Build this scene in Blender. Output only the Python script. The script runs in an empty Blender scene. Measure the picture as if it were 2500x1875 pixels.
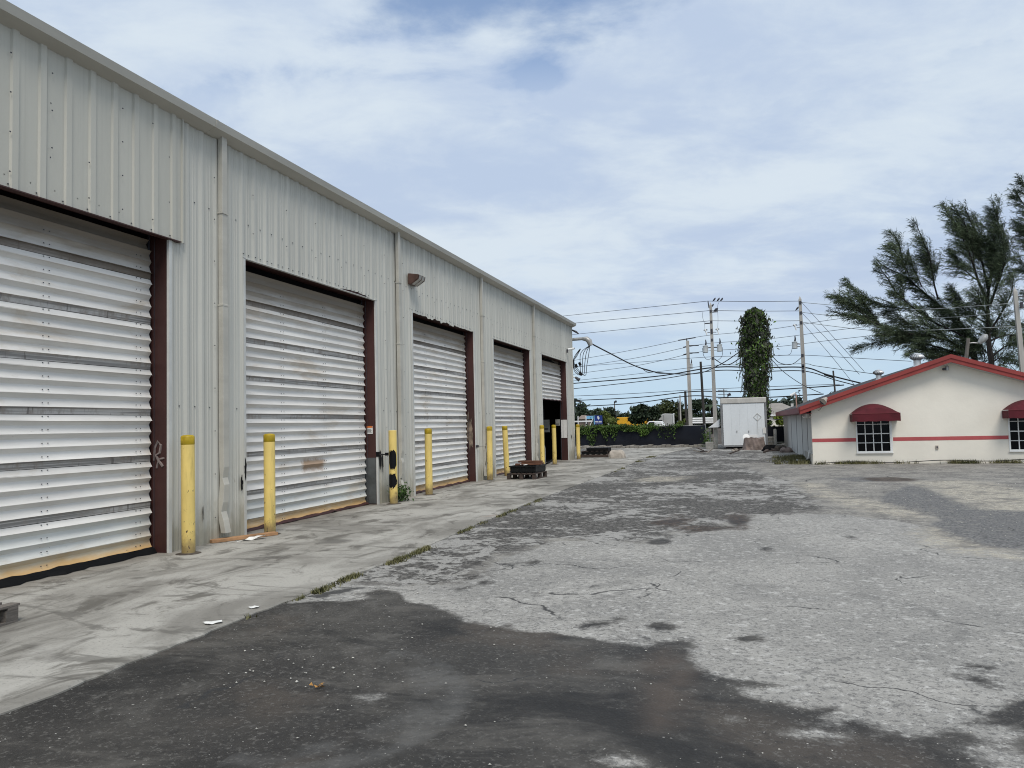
import bpy, math, random
import numpy as np
from mathutils import Vector, Matrix
random.seed(7); rng = np.random.default_rng(7)
S = bpy.context.scene; C = S.collection
R_ = math.radians

# ------------------------------------------------------------------ camera
RM = np.array([[0.957, 0.038, 0.288], [0.290, -0.044, -0.956], [-0.024, 0.998, -0.053]])
u, _, vt = np.linalg.svd(RM); RM = u @ vt            # world axes seen from the camera
H = 1.555; FP = 1878.0
cam = bpy.data.cameras.new('camera'); cam.sensor_width = 36; cam.lens = FP / 2500 * 36
cam.clip_end = 6000; cam.clip_start = .05
co = bpy.data.objects.new('camera', cam); C.objects.link(co); S.camera = co
co.matrix_world = Matrix.Translation((0, 0, H)) @ Matrix([list(r) for r in RM]).to_4x4()

# ------------------------------------------------------------------ sky, sun, exposure
SUN_EL, SUN_AZ = 56, 152       # azimuth of the sun, degrees from +Y towards +X
W = bpy.data.worlds.new('World'); S.world = W; W.use_nodes = True
wt = W.node_tree; wt.nodes.clear()
class NT:
    def __init__(s, t): s.t = t
    def n(s, typ, ins=None, **pr):
        d = s.t.nodes.new(typ)
        for k, v in pr.items(): setattr(d, k, v)
        for k, v in (ins or {}).items():
            i = d.inputs[k]
            if isinstance(v, bpy.types.NodeSocket): s.t.links.new(v, i)
            else:
                if isinstance(v, tuple) and len(v) == 3 and i.type == 'RGBA': v = (*v, 1)
                i.default_value = v
        return d
    def m(s, op, a, b=0.0, c=0.0, clamp=False):
        d = s.n('ShaderNodeMath', {0: a, 1: b, 2: c}, operation=op); d.use_clamp = clamp
        return d.outputs[0]
    def v(s, op, a, b=(0, 0, 0)): return s.n('ShaderNodeVectorMath', {0: a, 1: b}, operation=op).outputs[0]
    def mul(s, vec, k): return s.v('MULTIPLY', vec, k)
    def noise(s, vec, scale, det=4, rough=.55, dist=0.0):
        return s.n('ShaderNodeTexNoise', {'Vector': vec, 'Scale': scale, 'Detail': det, 'Roughness': rough, 'Distortion': dist}).outputs[0]
    def step(s, x, a, b, lo=0.0, hi=1.0):
        return s.n('ShaderNodeMapRange', {0: x, 1: a, 2: b, 3: lo, 4: hi}, interpolation_type='SMOOTHSTEP').outputs[0]
    def mix(s, f, a, b, bt='MIX'):
        d = s.n('ShaderNodeMix', data_type='RGBA', blend_type=bt)
        for k, v in ((0, f), (6, a), (7, b)):
            if isinstance(v, bpy.types.NodeSocket): s.t.links.new(v, d.inputs[k])
            else: d.inputs[k].default_value = (*v, 1) if isinstance(v, tuple) and len(v) == 3 else v
        return d.outputs[2]
    def sep(s, vec): return s.n('ShaderNodeSeparateXYZ', {0: vec}).outputs
    def comb(s, x, y, z): return s.n('ShaderNodeCombineXYZ', {0: x, 1: y, 2: z}).outputs[0]
w = NT(wt)
d_ = w.n('ShaderNodeTexCoord').outputs['Generated']
sx, sy, sz = w.sep(d_)
zc = w.m('ADD', w.m('MAXIMUM', sz, 0.0), 0.16)
pl = w.comb(w.m('DIVIDE', sx, zc), w.m('DIVIDE', sy, zc), 0.0)       # direction met by a flat cloud layer
pl = w.n('ShaderNodeVectorRotate', {'Vector': pl, 'Angle': R_(-18)}, rotation_type='Z_AXIS').outputs[0]
CO = (2.6, .3, 0)
n1 = w.noise(w.v('ADD', w.mul(pl, (.8, 1.0, 1)), CO), 1.55, 4, .5, .4)
n2 = w.noise(w.v('ADD', w.mul(pl, (.55, 1.0, 1)), (4.2, 1.3, 0)), 1.7, 5, .5, .45)
n3 = w.noise(w.v('ADD', w.mul(pl, (.8, 1, 1)), (9.1, 2.3, 0)), 3.8, 8, .62, .25)
sky = w.n('ShaderNodeTexSky', sky_type='NISHITA', sun_disc=False, sun_elevation=R_(SUN_EL), sun_rotation=R_(SUN_AZ), air_density=1.0, dust_density=1.2, ozone_density=2.0)
blue = w.n('ShaderNodeVectorMath', {0: sky.outputs[0], 'Scale': .115}, operation='SCALE').outputs[0]
lumpy = w.m('ADD', w.m('MULTIPLY', n2, .58), w.m('MULTIPLY', n3, .42))
cloud = w.mix(w.step(lumpy, .40, .61), (.332, .400, .512), (.448, .506, .563))
cloud = w.mix(w.step(sz, .16, .02), cloud, (.345, .455, .55))           # thinner, clearer air under the cloud sheet
cov = w.step(w.m('ADD', w.m('MULTIPLY', n1, .8), w.m('MULTIPLY', n3, .2)), .37, .47, .12, 1.0)
cov = w.m('MAXIMUM', cov, w.m('MULTIPLY', w.step(sz, .48, .36), .97))
skyc = w.mix(cov, blue, cloud)
bg = w.n('ShaderNodeBackground', {'Color': skyc, 'Strength': 1.0})
wt.links.new(bg.outputs[0], w.n('ShaderNodeOutputWorld').inputs[0])
sl = bpy.data.lights.new('sun', 'SUN'); sl.energy = 1.5; sl.angle = R_(24); sl.color = (1, .945, .865)
so = bpy.data.objects.new('sun', sl); C.objects.link(so)
sd = Vector((math.sin(R_(SUN_AZ)) * math.cos(R_(SUN_EL)), math.cos(R_(SUN_AZ)) * math.cos(R_(SUN_EL)), math.sin(R_(SUN_EL))))
so.rotation_euler = sd.to_track_quat('Z', 'Y').to_euler(); so.location = (0, -20, 40)
S.cycles.filter_width = 1.05; S.cycles.use_denoising = True; S.cycles.denoising_input_passes = 'RGB_ALBEDO_NORMAL'; S.cycles.denoising_prefilter = 'ACCURATE'
S.view_settings.view_transform = 'Standard'; S.view_settings.look = 'None'
S.view_settings.exposure = 0.62; S.view_settings.gamma = 1; S.view_settings.use_curve_mapping = False

# ------------------------------------------------------------------ helpers
def ray(px, py): return RM @ np.array([(px - 1250) / FP, -(py - 937.5) / FP, -1.0])
def at(px, py, Y): d = ray(px, py); return Vector(np.array([0, 0, H]) + d * (Y / d[1]))       # point at depth Y
def gr(px, py, z=0.0): d = ray(px, py); return Vector(np.array([0, 0, H]) + d * ((z - H) / d[2]))   # point on the ground
def tag(o, label, cat, group=None, kind=None):
    o['label'] = label; o['category'] = cat
    if group: o['group'] = group
    if kind: o['kind'] = kind
    return o
def empty(name, loc=(0, 0, 0), rz=0.0):
    o = bpy.data.objects.new(name, None); C.objects.link(o); o.location = loc; o.rotation_euler = (0, 0, rz); o.empty_display_size = .2
    return o
def link(name, me, parent=None, loc=(0, 0, 0)):
    o = bpy.data.objects.new(name, me); C.objects.link(o); o.location = loc
    if parent: o.parent = parent
    return o
def np_mesh(name, V, F, mat, smooth=False):
    me = bpy.data.meshes.new(name); V = np.asarray(V, np.float32); F = np.asarray(F, np.int32); k = F.shape[1]
    me.vertices.add(len(V)); me.vertices.foreach_set('co', V.ravel())
    me.loops.add(F.size); me.loops.foreach_set('vertex_index', F.ravel())
    me.polygons.add(len(F)); me.polygons.foreach_set('loop_start', np.arange(0, F.size, k, dtype=np.int32))
    me.polygons.foreach_set('loop_total', np.full(len(F), k, np.int32))
    if smooth: me.polygons.foreach_set('use_smooth', np.ones(len(F), bool))
    me.materials.append(mat); me.update(calc_edges=True)
    return me
class MB:
    def __init__(s): s.V = []; s.F = []
    def add(s, V, F):
        b = len(s.V); s.V += [tuple(v) for v in V]; s.F += [tuple(b + i for i in f) for f in F]; return s
    def box(s, x0, x1, y0, y1, z0, z1, M=None):
        V = [Vector((x, y, z)) for z in (z0, z1) for y in (y0, y1) for x in (x0, x1)]
        if M is not None: V = [M @ v for v in V]
        return s.add(V, [(0, 2, 3, 1), (4, 5, 7, 6), (0, 1, 5, 4), (2, 6, 7, 3), (0, 4, 6, 2), (1, 3, 7, 5)])
    def bar(s, a, b, w, h, up=(0, 0, 1)):
        a = Vector(a); b = Vector(b); d = (b - a); L = d.length; d.normalize(); u_ = Vector(up)
        if abs(d.dot(u_)) > .98: u_ = Vector((0, 1, 0))
        x = d.cross(u_).normalized(); z = x.cross(d)
        M = Matrix.Translation(a) @ Matrix((x, d, z)).transposed().to_4x4()
        return s.box(-w / 2, w / 2, 0, L, -h / 2, h / 2, M)
    def tube(s, pts, r, n=8, cap=True):
        pts = [Vector(p) for p in pts]; rs = r if isinstance(r, (list, tuple)) else [r] * len(pts)
        V = []; F = []; ref = None
        for i, p in enumerate(pts):
            t = (pts[min(i + 1, len(pts) - 1)] - pts[max(i - 1, 0)]).normalized()
            if ref is None: ref = Vector((0, 0, 1)) if abs(t.z) < .9 else Vector((1, 0, 0))
            x = ref.cross(t).normalized(); y = t.cross(x); ref = y
            V += [p + (x * math.cos(a) + y * math.sin(a)) * rs[i] for a in [2 * math.pi * k / n for k in range(n)]]
        for i in range(len(pts) - 1):
            F += [(i * n + k, i * n + (k + 1) % n, (i + 1) * n + (k + 1) % n, (i + 1) * n + k) for k in range(n)]
        if cap: F += [tuple(range(n))[::-1], tuple((len(pts) - 1) * n + k for k in range(n))]
        return s.add(V, F)
    def lathe(s, prof, n=16, c=(0, 0, 0)):
        c = Vector(c)
        return s.tube([c + Vector((0, 0, z)) for _, z in prof], [max(r, 1e-3) for r, _ in prof], n)
    def prism(s, poly, axis, a, b):
        # poly: 2-D outline, extruded along axis from a to b
        def p(q, t): return {'x': (t, q[0], q[1]), 'y': (q[0], t, q[1]), 'z': (q[0], q[1], t)}[axis]
        n = len(poly); V = [p(q, a) for q in poly] + [p(q, b) for q in poly]
        F = [(i, (i + 1) % n, n + (i + 1) % n, n + i) for i in range(n)] + [tuple(range(n))[::-1], tuple(range(n, 2 * n))]
        return s.add(V, F)
    def sheet(s, P, nu, nv):      # P: row-major points
        F = [(j * nu + i, j * nu + i + 1, (j + 1) * nu + i + 1, (j + 1) * nu + i) for j in range(nv - 1) for i in range(nu - 1)]
        return s.add(P, F)
    def mesh(s, name, mat, smooth=False, fix=True):
        me = bpy.data.meshes.new(name); me.from_pydata(s.V, [], s.F); me.materials.append(mat)
        if fix:
            import bmesh
            bm = bmesh.new(); bm.from_mesh(me); bmesh.ops.recalc_face_normals(bm, faces=bm.faces); bm.to_mesh(me); bm.free()
        if smooth:
            me.polygons.foreach_set('use_smooth', [True] * len(me.polygons))
            try: me.set_sharp_from_angle(angle=R_(40))
            except Exception: pass
        me.update(); return me
    def build(s, name, mat, parent=None, smooth=False, loc=(0, 0, 0), bevel=0, fix=True):
        o = link(name, s.mesh(name, mat, smooth, fix), parent, loc)
        if bevel:
            b = o.modifiers.new('bevel', 'BEVEL'); b.width = bevel; b.segments = 2; b.limit_method = 'ANGLE'; b.angle_limit = R_(50)
        return o
def box(name, mat, parent, x0, x1, y0, y1, z0, z1, bevel=0): return MB().box(x0, x1, y0, y1, z0, z1).build(name, mat, parent, bevel=bevel)
def copy_tree(o, parent=None):
    c = o.copy(); C.objects.link(c); c.parent = parent
    for ch in list(o.children): copy_tree(ch, c)
    return c

# ------------------------------------------------------------------ materials
def new_mat(name):
    m = bpy.data.materials.new(name); m.use_nodes = True; m.node_tree.nodes.clear()
    t = NT(m.node_tree)
    pos = t.n('ShaderNodeNewGeometry').outputs['Position']
    return m, t, pos
def finish(m, t, col, rough=.7, metal=0.0, bump=None, bs=.3, bd=.01, spec=.5, extra=None):
    ins = {'Base Color': col, 'Roughness': rough, 'Metallic': metal, 'Specular IOR Level': spec}
    if extra: ins.update(extra)
    p = t.n('ShaderNodeBsdfPrincipled', ins)
    if bump is not None:
        b = t.n('ShaderNodeBump', {'Height': bump, 'Strength': bs, 'Distance': bd}); t.t.links.new(b.outputs[0], p.inputs['Normal'])
    t.t.links.new(p.outputs[0], t.n('ShaderNodeOutputMaterial').inputs[0])
    return m
def sc(c, k): return tuple(min(1, x * k) for x in c)
def plain(name, c, rough=.6, metal=0.0, var=.18, scale=3.0, grime=None, gk=.45, stretch=(1, 1, 1), bump=0.0, spec=.4, rnd=.0):
    m, t, pos = new_mat(name)
    v = t.mul(pos, stretch)
    n = t.noise(v, scale, 6, .6)
    col = t.mix(t.step(n, .3, .7), sc(c, 1 - var), sc(c, 1 + var))
    if grime:
        g = t.noise(t.v('ADD', v, (3.3, 7.7, 1.1)), scale * 1.7, 7, .65, .3)
        col = t.mix(t.step(g, 1 - gk, 1.08 - gk + .12), col, grime)
    if rnd:
        r = t.n('ShaderNodeObjectInfo').outputs['Random']
        col = t.mix(1.0, col, t.n('ShaderNodeCombineColor', {0: t.m('MULTIPLY_ADD', r, rnd, 1 - rnd / 2), 1: t.m('MULTIPLY_ADD', r, rnd, 1 - rnd / 2), 2: t.m('MULTIPLY_ADD', r, rnd, 1 - rnd / 2)}).outputs[0], 'MULTIPLY')
    return finish(m, t, col, rough, metal, t.noise(v, scale * 14, 4) if bump else None, bump, .01, spec)
def leafy(name, dark, light, scale=.8, rough=.6, trans=.0):
    m, t, pos = new_mat(name)
    a = t.noise(pos, scale, 3); b = t.noise(pos, scale * 14, 2)
    col = t.mix(t.step(t.m('ADD', t.m('MULTIPLY', a, .6), t.m('MULTIPLY', b, .4)), .36, .64), dark, light)
    return finish(m, t, col, rough, 0, spec=.25)

def ground_mat():
    m, t, pos = new_mat('lot_asphalt')
    A = lambda nm: t.n('ShaderNodeAttribute', attribute_name=nm).outputs['Fac']
    fine = t.noise(pos, 70, 3, .7); agg = t.n('ShaderNodeTexVoronoi', {'Vector': pos, 'Scale': 55.0}).outputs['Distance']
    agg2 = t.n('ShaderNodeTexVoronoi', {'Vector': pos, 'Scale': 140.0}).outputs['Color']
    aggv = t.sep(agg2)[0]
    mid = t.noise(pos, 6.5, 8, .68, .3); big = t.noise(pos, .55, 5, .6, .6); tiny = t.noise(pos, 22, 6, .7)
    warp = t.noise(pos, 1.6, 6, .62); warp2 = t.noise(pos, 7.5, 5, .65)
    edge = t.m('ADD', t.m('MULTIPLY', t.m('SUBTRACT', warp, .5), .55), t.m('MULTIPLY', t.m('SUBTRACT', warp2, .5), .16))
    gr1 = t.noise(pos, 30, 3, .75); gr2 = t.noise(t.v('ADD', pos, (3, 1, 0)), 13, 4, .75)
    # pale worn asphalt
    pale = t.mix(t.step(big, .35, .68), (.258, .249, .230), (.365, .350, .320))
    pale = t.mix(t.m('MULTIPLY', t.step(mid, .53, .68), .75), pale, (.175, .17, .16))
    pale = t.mix(t.m('MULTIPLY', t.step(gr1, .50, .62), .72), pale, (.12, .117, .112))
    pale = t.mix(t.m('MULTIPLY', t.step(gr2, .46, .34), .6), pale, (.56, .545, .51))
    pale = t.mix(t.m('MULTIPLY', t.step(fine, .55, .7), .45), pale, (.56, .545, .51))
    # sealed, oily dark asphalt
    dk = t.mix(t.step(big, .36, .64), (.030, .0275, .0245), (.060, .055, .048))
    dk = t.mix(t.m('MULTIPLY', t.step(warp, .54, .72), .6), dk, (.125, .117, .104))
    dk = t.mix(t.m('MULTIPLY', t.step(t.noise(t.v('ADD', pos, (1, 4, 0)), .7, 4), .52, .66), .75), dk, (.075, .062, .05))
    dk = t.mix(t.m('MULTIPLY', t.step(mid, .58, .74), .6), dk, (.15, .143, .13))
    dk = t.mix(t.m('MULTIPLY', t.step(gr1, .54, .66), .6), dk, (.15, .142, .128))
    dk = t.mix(t.m('MULTIPLY', t.step(gr2, .46, .32), .6), dk, (.022, .020, .018))
    dk = t.mix(t.m('MULTIPLY', t.step(t.noise(t.mul(pos, (.7, 1.5, 1)), .9, 8, .7, 1.0), .5, .64), .62), dk, (.115, .106, .093))
    dk = t.mix(t.step(t.noise(t.v('ADD', pos, (5, 9, 0)), 40, 2), .715, .75), dk, (.5, .48, .44))
    oil = t.noise(t.v('ADD', t.mul(pos, (.8, 1.3, 1)), (6, 2, 0)), .62, 5, .6, .8)
    dk = t.mix(t.m('MULTIPLY', t.step(oil, .53, .64), .8), dk, (.016, .015, .014))
    dk = t.mix(t.m('MULTIPLY', t.step(A('brown'), -.12, .15), t.step(t.noise(pos, 3, 6), .35, .6, .3, .85)), dk, (.085, .066, .052))
    edge = t.m('ADD', edge, t.m('ADD', t.m('MULTIPLY', t.m('SUBTRACT', gr2, .5), .16), t.m('MULTIPLY', t.m('SUBTRACT', gr1, .5), .16)))
    # flaking old seal coat: dark skin, pale where it has worn through
    fl = t.m('ADD', t.m('MULTIPLY', t.noise(pos, 2.6, 10, .7, .8), .6), t.m('MULTIPLY', t.noise(t.v('ADD', pos, (7, 3, 0)), 9, 6, .7, .4), .4)); fl2 = t.noise(pos, .38, 4, .6)
    worn = t.step(t.m('ADD', fl, t.m('MULTIPLY', t.m('SUBTRACT', fl2, .5), .5)), .50, .545)
    skin = t.mix(t.step(tiny, .42, .62), (.048, .045, .041), (.165, .156, .142))
    mott = t.mix(worn, skin, t.mix(t.step(fine, .35, .7), (.235, .228, .213), (.42, .405, .375)))
    # beige shell gravel
    sand = t.mix(t.step(aggv, .1, .9), (.25, .225, .18), (.56, .515, .42))
    sand = t.mix(t.step(t.noise(pos, 1.7, 7, .65), .5, .62), sand, (.2, .185, .16))
    # far brownish grey lot
    lot = t.mix(t.step(t.noise(pos, 1.3, 8, .68), .4, .62), (.15, .142, .13), (.27, .255, .225))
    lot = t.mix(t.m('MULTIPLY', t.step(gr2, .5, .62), .6), lot, (.42, .4, .36)); lot = t.mix(t.m('MULTIPLY', t.step(gr1, .46, .34), .6), lot, (.08, .075, .07))
    col = lot
    col = t.mix(t.step(t.m('ADD', A('pale'), edge), -.05, .06), col, pale)
    col = t.mix(t.step(t.m('ADD', A('mottled'), t.m('MULTIPLY', edge, 2.6)), -.15, .2), col, mott)
    col = t.mix(t.step(t.m('ADD', A('patch'), t.m('MULTIPLY', edge, 1.1)), -.05, .08), col, t.mix(t.m('MULTIPLY', t.step(mid, .5, .7), .6), t.mix(t.step(gr1, .42, .6), (.085, .083, .082), (.2, .197, .19)), (.3, .285, .25)))
    col = t.mix(t.m('MULTIPLY', t.step(t.m('ADD', A('sand'), t.m('MULTIPLY', edge, 2.0)), -.25, .3), t.step(t.noise(pos, 8, 6, .7), .34, .6)), col, sand)
    col = t.mix(t.step(t.m('ADD', A('dark'), t.m('MULTIPLY', edge, .55)), -.045, .06), col, dk)
    col = t.mix(t.m('MULTIPLY', t.step(t.m('ADD', A('stain'), t.m('MULTIPLY', edge, 1.2)), -.1, .2), .85), col, t.mix(t.step(gr2, .4, .6), (.025, .02, .017), (.085, .06, .045)))
    col = t.mix(t.m('MULTIPLY', t.m('MULTIPLY', t.step(t.m('ADD', A('tyre'), t.m('MULTIPLY', t.m('SUBTRACT', gr2, .5), .12)), -.03, .08), t.step(warp, .35, .6)), .5), col, (.13, .127, .12))
    # hairline cracks in the worn part
    wv = t.v('ADD', pos, t.mul(t.n('ShaderNodeTexNoise', {'Vector': pos, 'Scale': 2.2, 'Detail': 6}).outputs['Color'], (.7, .7, 0)))
    ck = t.n('ShaderNodeTexVoronoi', {'Vector': wv, 'Scale': .52}, feature='DISTANCE_TO_EDGE').outputs['Distance']
    ckm = t.m('MULTIPLY', t.step(ck, .0075, .002), t.step(t.noise(t.v('ADD', pos, (2, 2, 0)), .9, 4), .5, .56))
    col = t.mix(t.m('MULTIPLY', ckm, .85), col, (.03, .03, .03))
    spots = t.n('ShaderNodeTexVoronoi', {'Vector': t.v('ADD', pos, t.mul(t.n('ShaderNodeTexNoise', {'Vector': pos, 'Scale': 6.0}).outputs['Color'], (.25, .25, 0))), 'Scale': 1.15}).outputs
    spm = t.m('MULTIPLY', t.step(spots['Distance'], .09, .05), t.step(t.sep(spots['Color'])[0], .80, .82))
    col = t.mix(t.m('MULTIPLY', spm, .6), col, (.085, .08, .074))
    rust = t.step(t.noise(t.v('ADD', pos, (8.4, 3.1, 0)), .85, 6, .7), .705, .76)
    col = t.mix(t.m('MULTIPLY', rust, .35), col, (.2, .12, .06))
    h = t.m('ADD', t.m('MULTIPLY', fine, .5), t.m('ADD', t.m('MULTIPLY', agg, .5), t.m('MULTIPLY', worn, -.25)))
    return finish(m, t, col, t.step(A('dark'), -.1, .1, .92, .7), 0, h, .55, .012, .3)
def apron_mat():
    m, t, pos = new_mat('apron_concrete')
    st = t.mul(pos, (1.0, .55, 1))
    a = t.noise(st, .9, 7, .62, .7); b = t.noise(t.v('ADD', t.mul(pos, (1.4, .75, 1)), (4, 1, 0)), 1.5, 8, .66, .9); c = t.noise(pos, 38, 4, .65)
    sw = t.noise(t.v('ADD', t.mul(pos, (.5, 1.9, 1)), (9, 5, 0)), .9, 7, .6, 1.6)
    col = t.mix(t.step(a, .36, .62), (.225, .212, .186), (.415, .397, .355))
    col = t.mix(t.m('MULTIPLY', t.step(b, .5, .64), .85), col, (.115, .106, .09))
    col = t.mix(t.m('MULTIPLY', t.step(sw, .56, .64), .62), col, (.105, .098, .085))
    col = t.mix(t.m('MULTIPLY', t.step(t.noise(t.v('ADD', st, (2, 8, 0)), 1.3, 5), .56, .7), .55), col, (.5, .48, .435))
    rs = t.m('MULTIPLY', t.step(t.noise(t.v('ADD', t.mul(pos, (.45, 1.1, 1)), (7, 3, 0)), 1.1, 7, .65, .8), .6, .74), t.step(t.sep(pos)[1], 8.0, 14.0))
    col = t.mix(t.m('MULTIPLY', rs, .6), col, (.2, .105, .06))
    col = t.mix(t.m('MULTIPLY', t.step(c, .52, .68), .5), col, (.16, .155, .14))
    # soot and rust crust along the wall line, streaked
    wl = t.step(t.m('ADD', t.sep(pos)[0], t.m('MULTIPLY', b, .9)), -6.35, -6.9)
    col = t.mix(t.m('MULTIPLY', wl, .42), col, (.12, .1, .08))
    # oil spots
    sp = t.n('ShaderNodeTexVoronoi', {'Vector': t.v('ADD', pos, t.mul(t.n('ShaderNodeTexNoise', {'Vector': pos, 'Scale': 3.0}).outputs['Color'], (.35, .35, 0))), 'Scale': .8}).outputs
    spm = t.m('MULTIPLY', t.step(sp['Distance'], .26, .1), t.step(t.sep(sp['Color'])[1], .74, .78))
    col = t.mix(t.m('MULTIPLY', spm, .6), col, (.09, .085, .075))
    return finish(m, t, col, .88, 0, t.m('ADD', t.m('MULTIPLY', c, .6), b), .25, .01, .3)
def wall_mat(name, tint):
    m, t, pos = new_mat(name)
    px, py, pz = t.sep(pos)
    n = t.noise(t.mul(pos, (1, 1, .25)), 1.1, 5)
    col = t.mix(t.step(n, .3, .7), sc(tint, .93), sc(tint, 1.04))
    st = t.noise(t.mul(pos, (6, 17, .16)), 1.0, 5, .6)
    col = t.mix(t.m('MULTIPLY', t.step(st, .5, .72), .2), col, sc(tint, .66))
    # drips that ran down from the gutter, of uneven length
    dr = t.noise(t.comb(0.0, t.m('MULTIPLY', py, 9.0), t.m('MULTIPLY', pz, .15)), 1.0, 5, .65)
    run = t.step(t.m('ADD', pz, t.m('MULTIPLY', dr, 1.7)), 6.15, 7.0)
    col = t.mix(t.m('MULTIPLY', t.m('MULTIPLY', run, t.step(py, 6, 18, .25, .8)), .62), col, (.13, .13, .115))
    # splashed dirt near the foot
    sp = t.noise(t.mul(pos, (3, 3, 1.2)), 1.6, 8, .7)
    ft = t.step(t.m('ADD', pz, t.m('MULTIPLY', sp, -1.1)), .12, -.42)
    col = t.mix(t.m('MULTIPLY', ft, .7), col, (.25, .225, .16))
    sm = t.step(t.noise(t.mul(pos, (2, 2, .7)), 2.3, 8, .72), .635, .70)
    col = t.mix(t.m('MULTIPLY', t.m('MULTIPLY', sm, t.step(pz, 2.2, .5)), .5), col, (.23, .2, .14))
    r = t.n('ShaderNodeObjectInfo').outputs['Random']
    k = t.m('MULTIPLY_ADD', r, .07, .965)
    col = t.mix(1.0, col, t.n('ShaderNodeCombineColor', {0: k, 1: k, 2: k}).outputs[0], 'MULTIPLY')
    return finish(m, t, col, .5, 0, t.noise(pos, 2.5, 3), .12, .02, .35)
def slat_mat(name, base, flat=False, rusty=0.0):
    m, t, pos = new_mat(name)
    px, py, pz = t.sep(pos)
    n = t.noise(t.mul(pos, (1, .5, 3)), 1.6, 7, .65)
    if flat:
        ln = t.noise(t.mul(pos, (1, .6, 46)), 1.0, 4, .6); bl = t.noise(t.mul(pos, (1, 2.2, 1.2)), 3.0, 7, .7)
        col = t.mix(t.step(ln, .42, .6), sc(base, .62), sc(base, 1.25)); col = t.mix(t.step(bl, .45, .68), col, (.33, .29, .255))
        col = t.mix(t.m('MULTIPLY', t.step(t.noise(t.mul(pos, (1, 6, 1)), 3.0, 5), .6, .7), .7), col, (.14, .12, .11))
        col = t.mix(t.step(t.m('ADD', pz, t.m('MULTIPLY', n, .5)), 3.5, 4.0), col, (.13, .105, .08))  # upper flat slats: dirt and hood shade both put into the colour
    else:
        col = t.mix(t.step(n, .32, .7), sc(base, .9), sc(base, 1.06))
        tan = t.noise(t.v('ADD', t.mul(pos, (1, .45, 1.6)), (2, 5, 3)), 1.3, 8, .68, .5)
        col = t.mix(t.m('MULTIPLY', t.step(tan, .52, .70), .55), col, (.5, .41, .30))
        # brown dirt plus the hood's shade, painted on the uppermost slats
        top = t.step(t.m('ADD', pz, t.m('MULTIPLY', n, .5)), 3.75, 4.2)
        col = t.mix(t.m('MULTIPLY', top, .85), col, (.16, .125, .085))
        sc_ = t.step(t.noise(t.mul(pos, (2, 1.2, 9)), 4.0, 5, .7), .66, .72)
        col = t.mix(t.m('MULTIPLY', sc_, .45), col, (.3, .27, .24))
        # brown scorched handle stain on the second door
        dy = t.m('ABSOLUTE', t.m('SUBTRACT', py, 12.3)); dz = t.m('ABSOLUTE', t.m('SUBTRACT', pz, .93))
        ww = t.noise(pos, 9, 6, .7)
        hs = t.m('MULTIPLY', t.step(t.m('ADD', dy, t.m('MULTIPLY', ww, .35)), .62, .46), t.step(t.m('ADD', dz, t.m('MULTIPLY', ww, .16)), .24, .12))
        col = t.mix(t.m('MULTIPLY', hs, .8), col, (.3, .17, .075))
    if rusty:
        RU = .4 if rusty < 1 else 1.0
        rr = t.m('ADD', t.m('MULTIPLY', t.noise(t.mul(pos, (1, .8, 4)), 2.4, 7, .68), .7), t.m('MULTIPLY', t.step(pz, .26, 0), .42))
        col = t.mix(t.m('MULTIPLY', t.step(rr, .36, .72), RU), col, (.56, .36, .16))
        col = t.mix(t.m('MULTIPLY', t.step(rr, .70, .92), .75 * RU), col, (.32, .15, .055))
        col = t.mix(t.step(t.noise(t.mul(pos, (1, 3, 9)), 3.0, 6, .7), .68, .72), col, (.1, .06, .04))
    r = t.n('ShaderNodeObjectInfo').outputs['Random']; k = t.m('MULTIPLY_ADD', r, .1, .93)
    col = t.mix(1.0, col, t.n('ShaderNodeCombineColor', {0: k, 1: k, 2: k}).outputs[0], 'MULTIPLY')
    return finish(m, t, col, .6, 0.0, t.noise(t.mul(pos, (1, .7, 2)), 3, 4), .1, .02, .3)
def yellow_mat(name, base, chips=.7):
    m, t, pos = new_mat(name)
    ox = t.n('ShaderNodeTexCoord').outputs['Object']; oz = t.sep(ox)[2]
    col = t.mix(t.step(t.noise(pos, 2.2, 5), .3, .7), sc(base, .88), sc(base, 1.06))
    col = t.mix(t.m('MULTIPLY', t.step(t.noise(t.mul(pos, (7, 7, .9)), 1.4, 6, .6), .5, .72), .5), col, (.33, .26, .075))
    ch = t.noise(t.mul(pos, (1, 1, .55)), 21, 5, .65)
    bias = t.step(oz, 1.2, .1, .0, .07)
    col = t.mix(t.step(t.m('ADD', ch, bias), .685, .705), col, (.07, .045, .03))
    dirt = t.step(t.m('ADD', oz, t.m('MULTIPLY', t.noise(pos, 6, 5), -.5)), .06, -.22)  # foot dirt and wear, with contact shade painted in
    col = t.mix(t.m('MULTIPLY', dirt, .75), col, (.13, .09, .055))
    return finish(m, t, col, .48, 0, ch, .12, .004, .4)
M = {}
M['ground'] = ground_mat(); M['apron'] = apron_mat()
M['wall'] = wall_mat('pale_grey_wall_metal', (.53, .52, .465)); M['wallb'] = wall_mat('beige_grey_wall_metal', (.51, .495, .43))
M['trim'] = plain('trim_metal', (.55, .55, .52), .5, 0, .1, 2, (.3, .28, .22), .36)
M['gutter'] = plain('gutter_metal', (.46, .44, .385), .5, 0, .1, .9, (.2, .185, .15), .36, (1, .35, 3))
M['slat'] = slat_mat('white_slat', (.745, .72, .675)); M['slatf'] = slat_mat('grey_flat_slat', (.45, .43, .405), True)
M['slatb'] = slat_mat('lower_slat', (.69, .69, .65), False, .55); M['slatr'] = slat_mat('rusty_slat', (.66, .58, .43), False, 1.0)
M['oxide'] = plain('oxide_brown_steel', (.05, .018, .015), .55, 0, .25, 1.4, (.11, .075, .06), .34, (1, 1, .4))
M['steelg'] = plain('grey_primer', (.075, .08, .08), .6, 0, .3, 3, (.03, .03, .03), .4)
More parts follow.
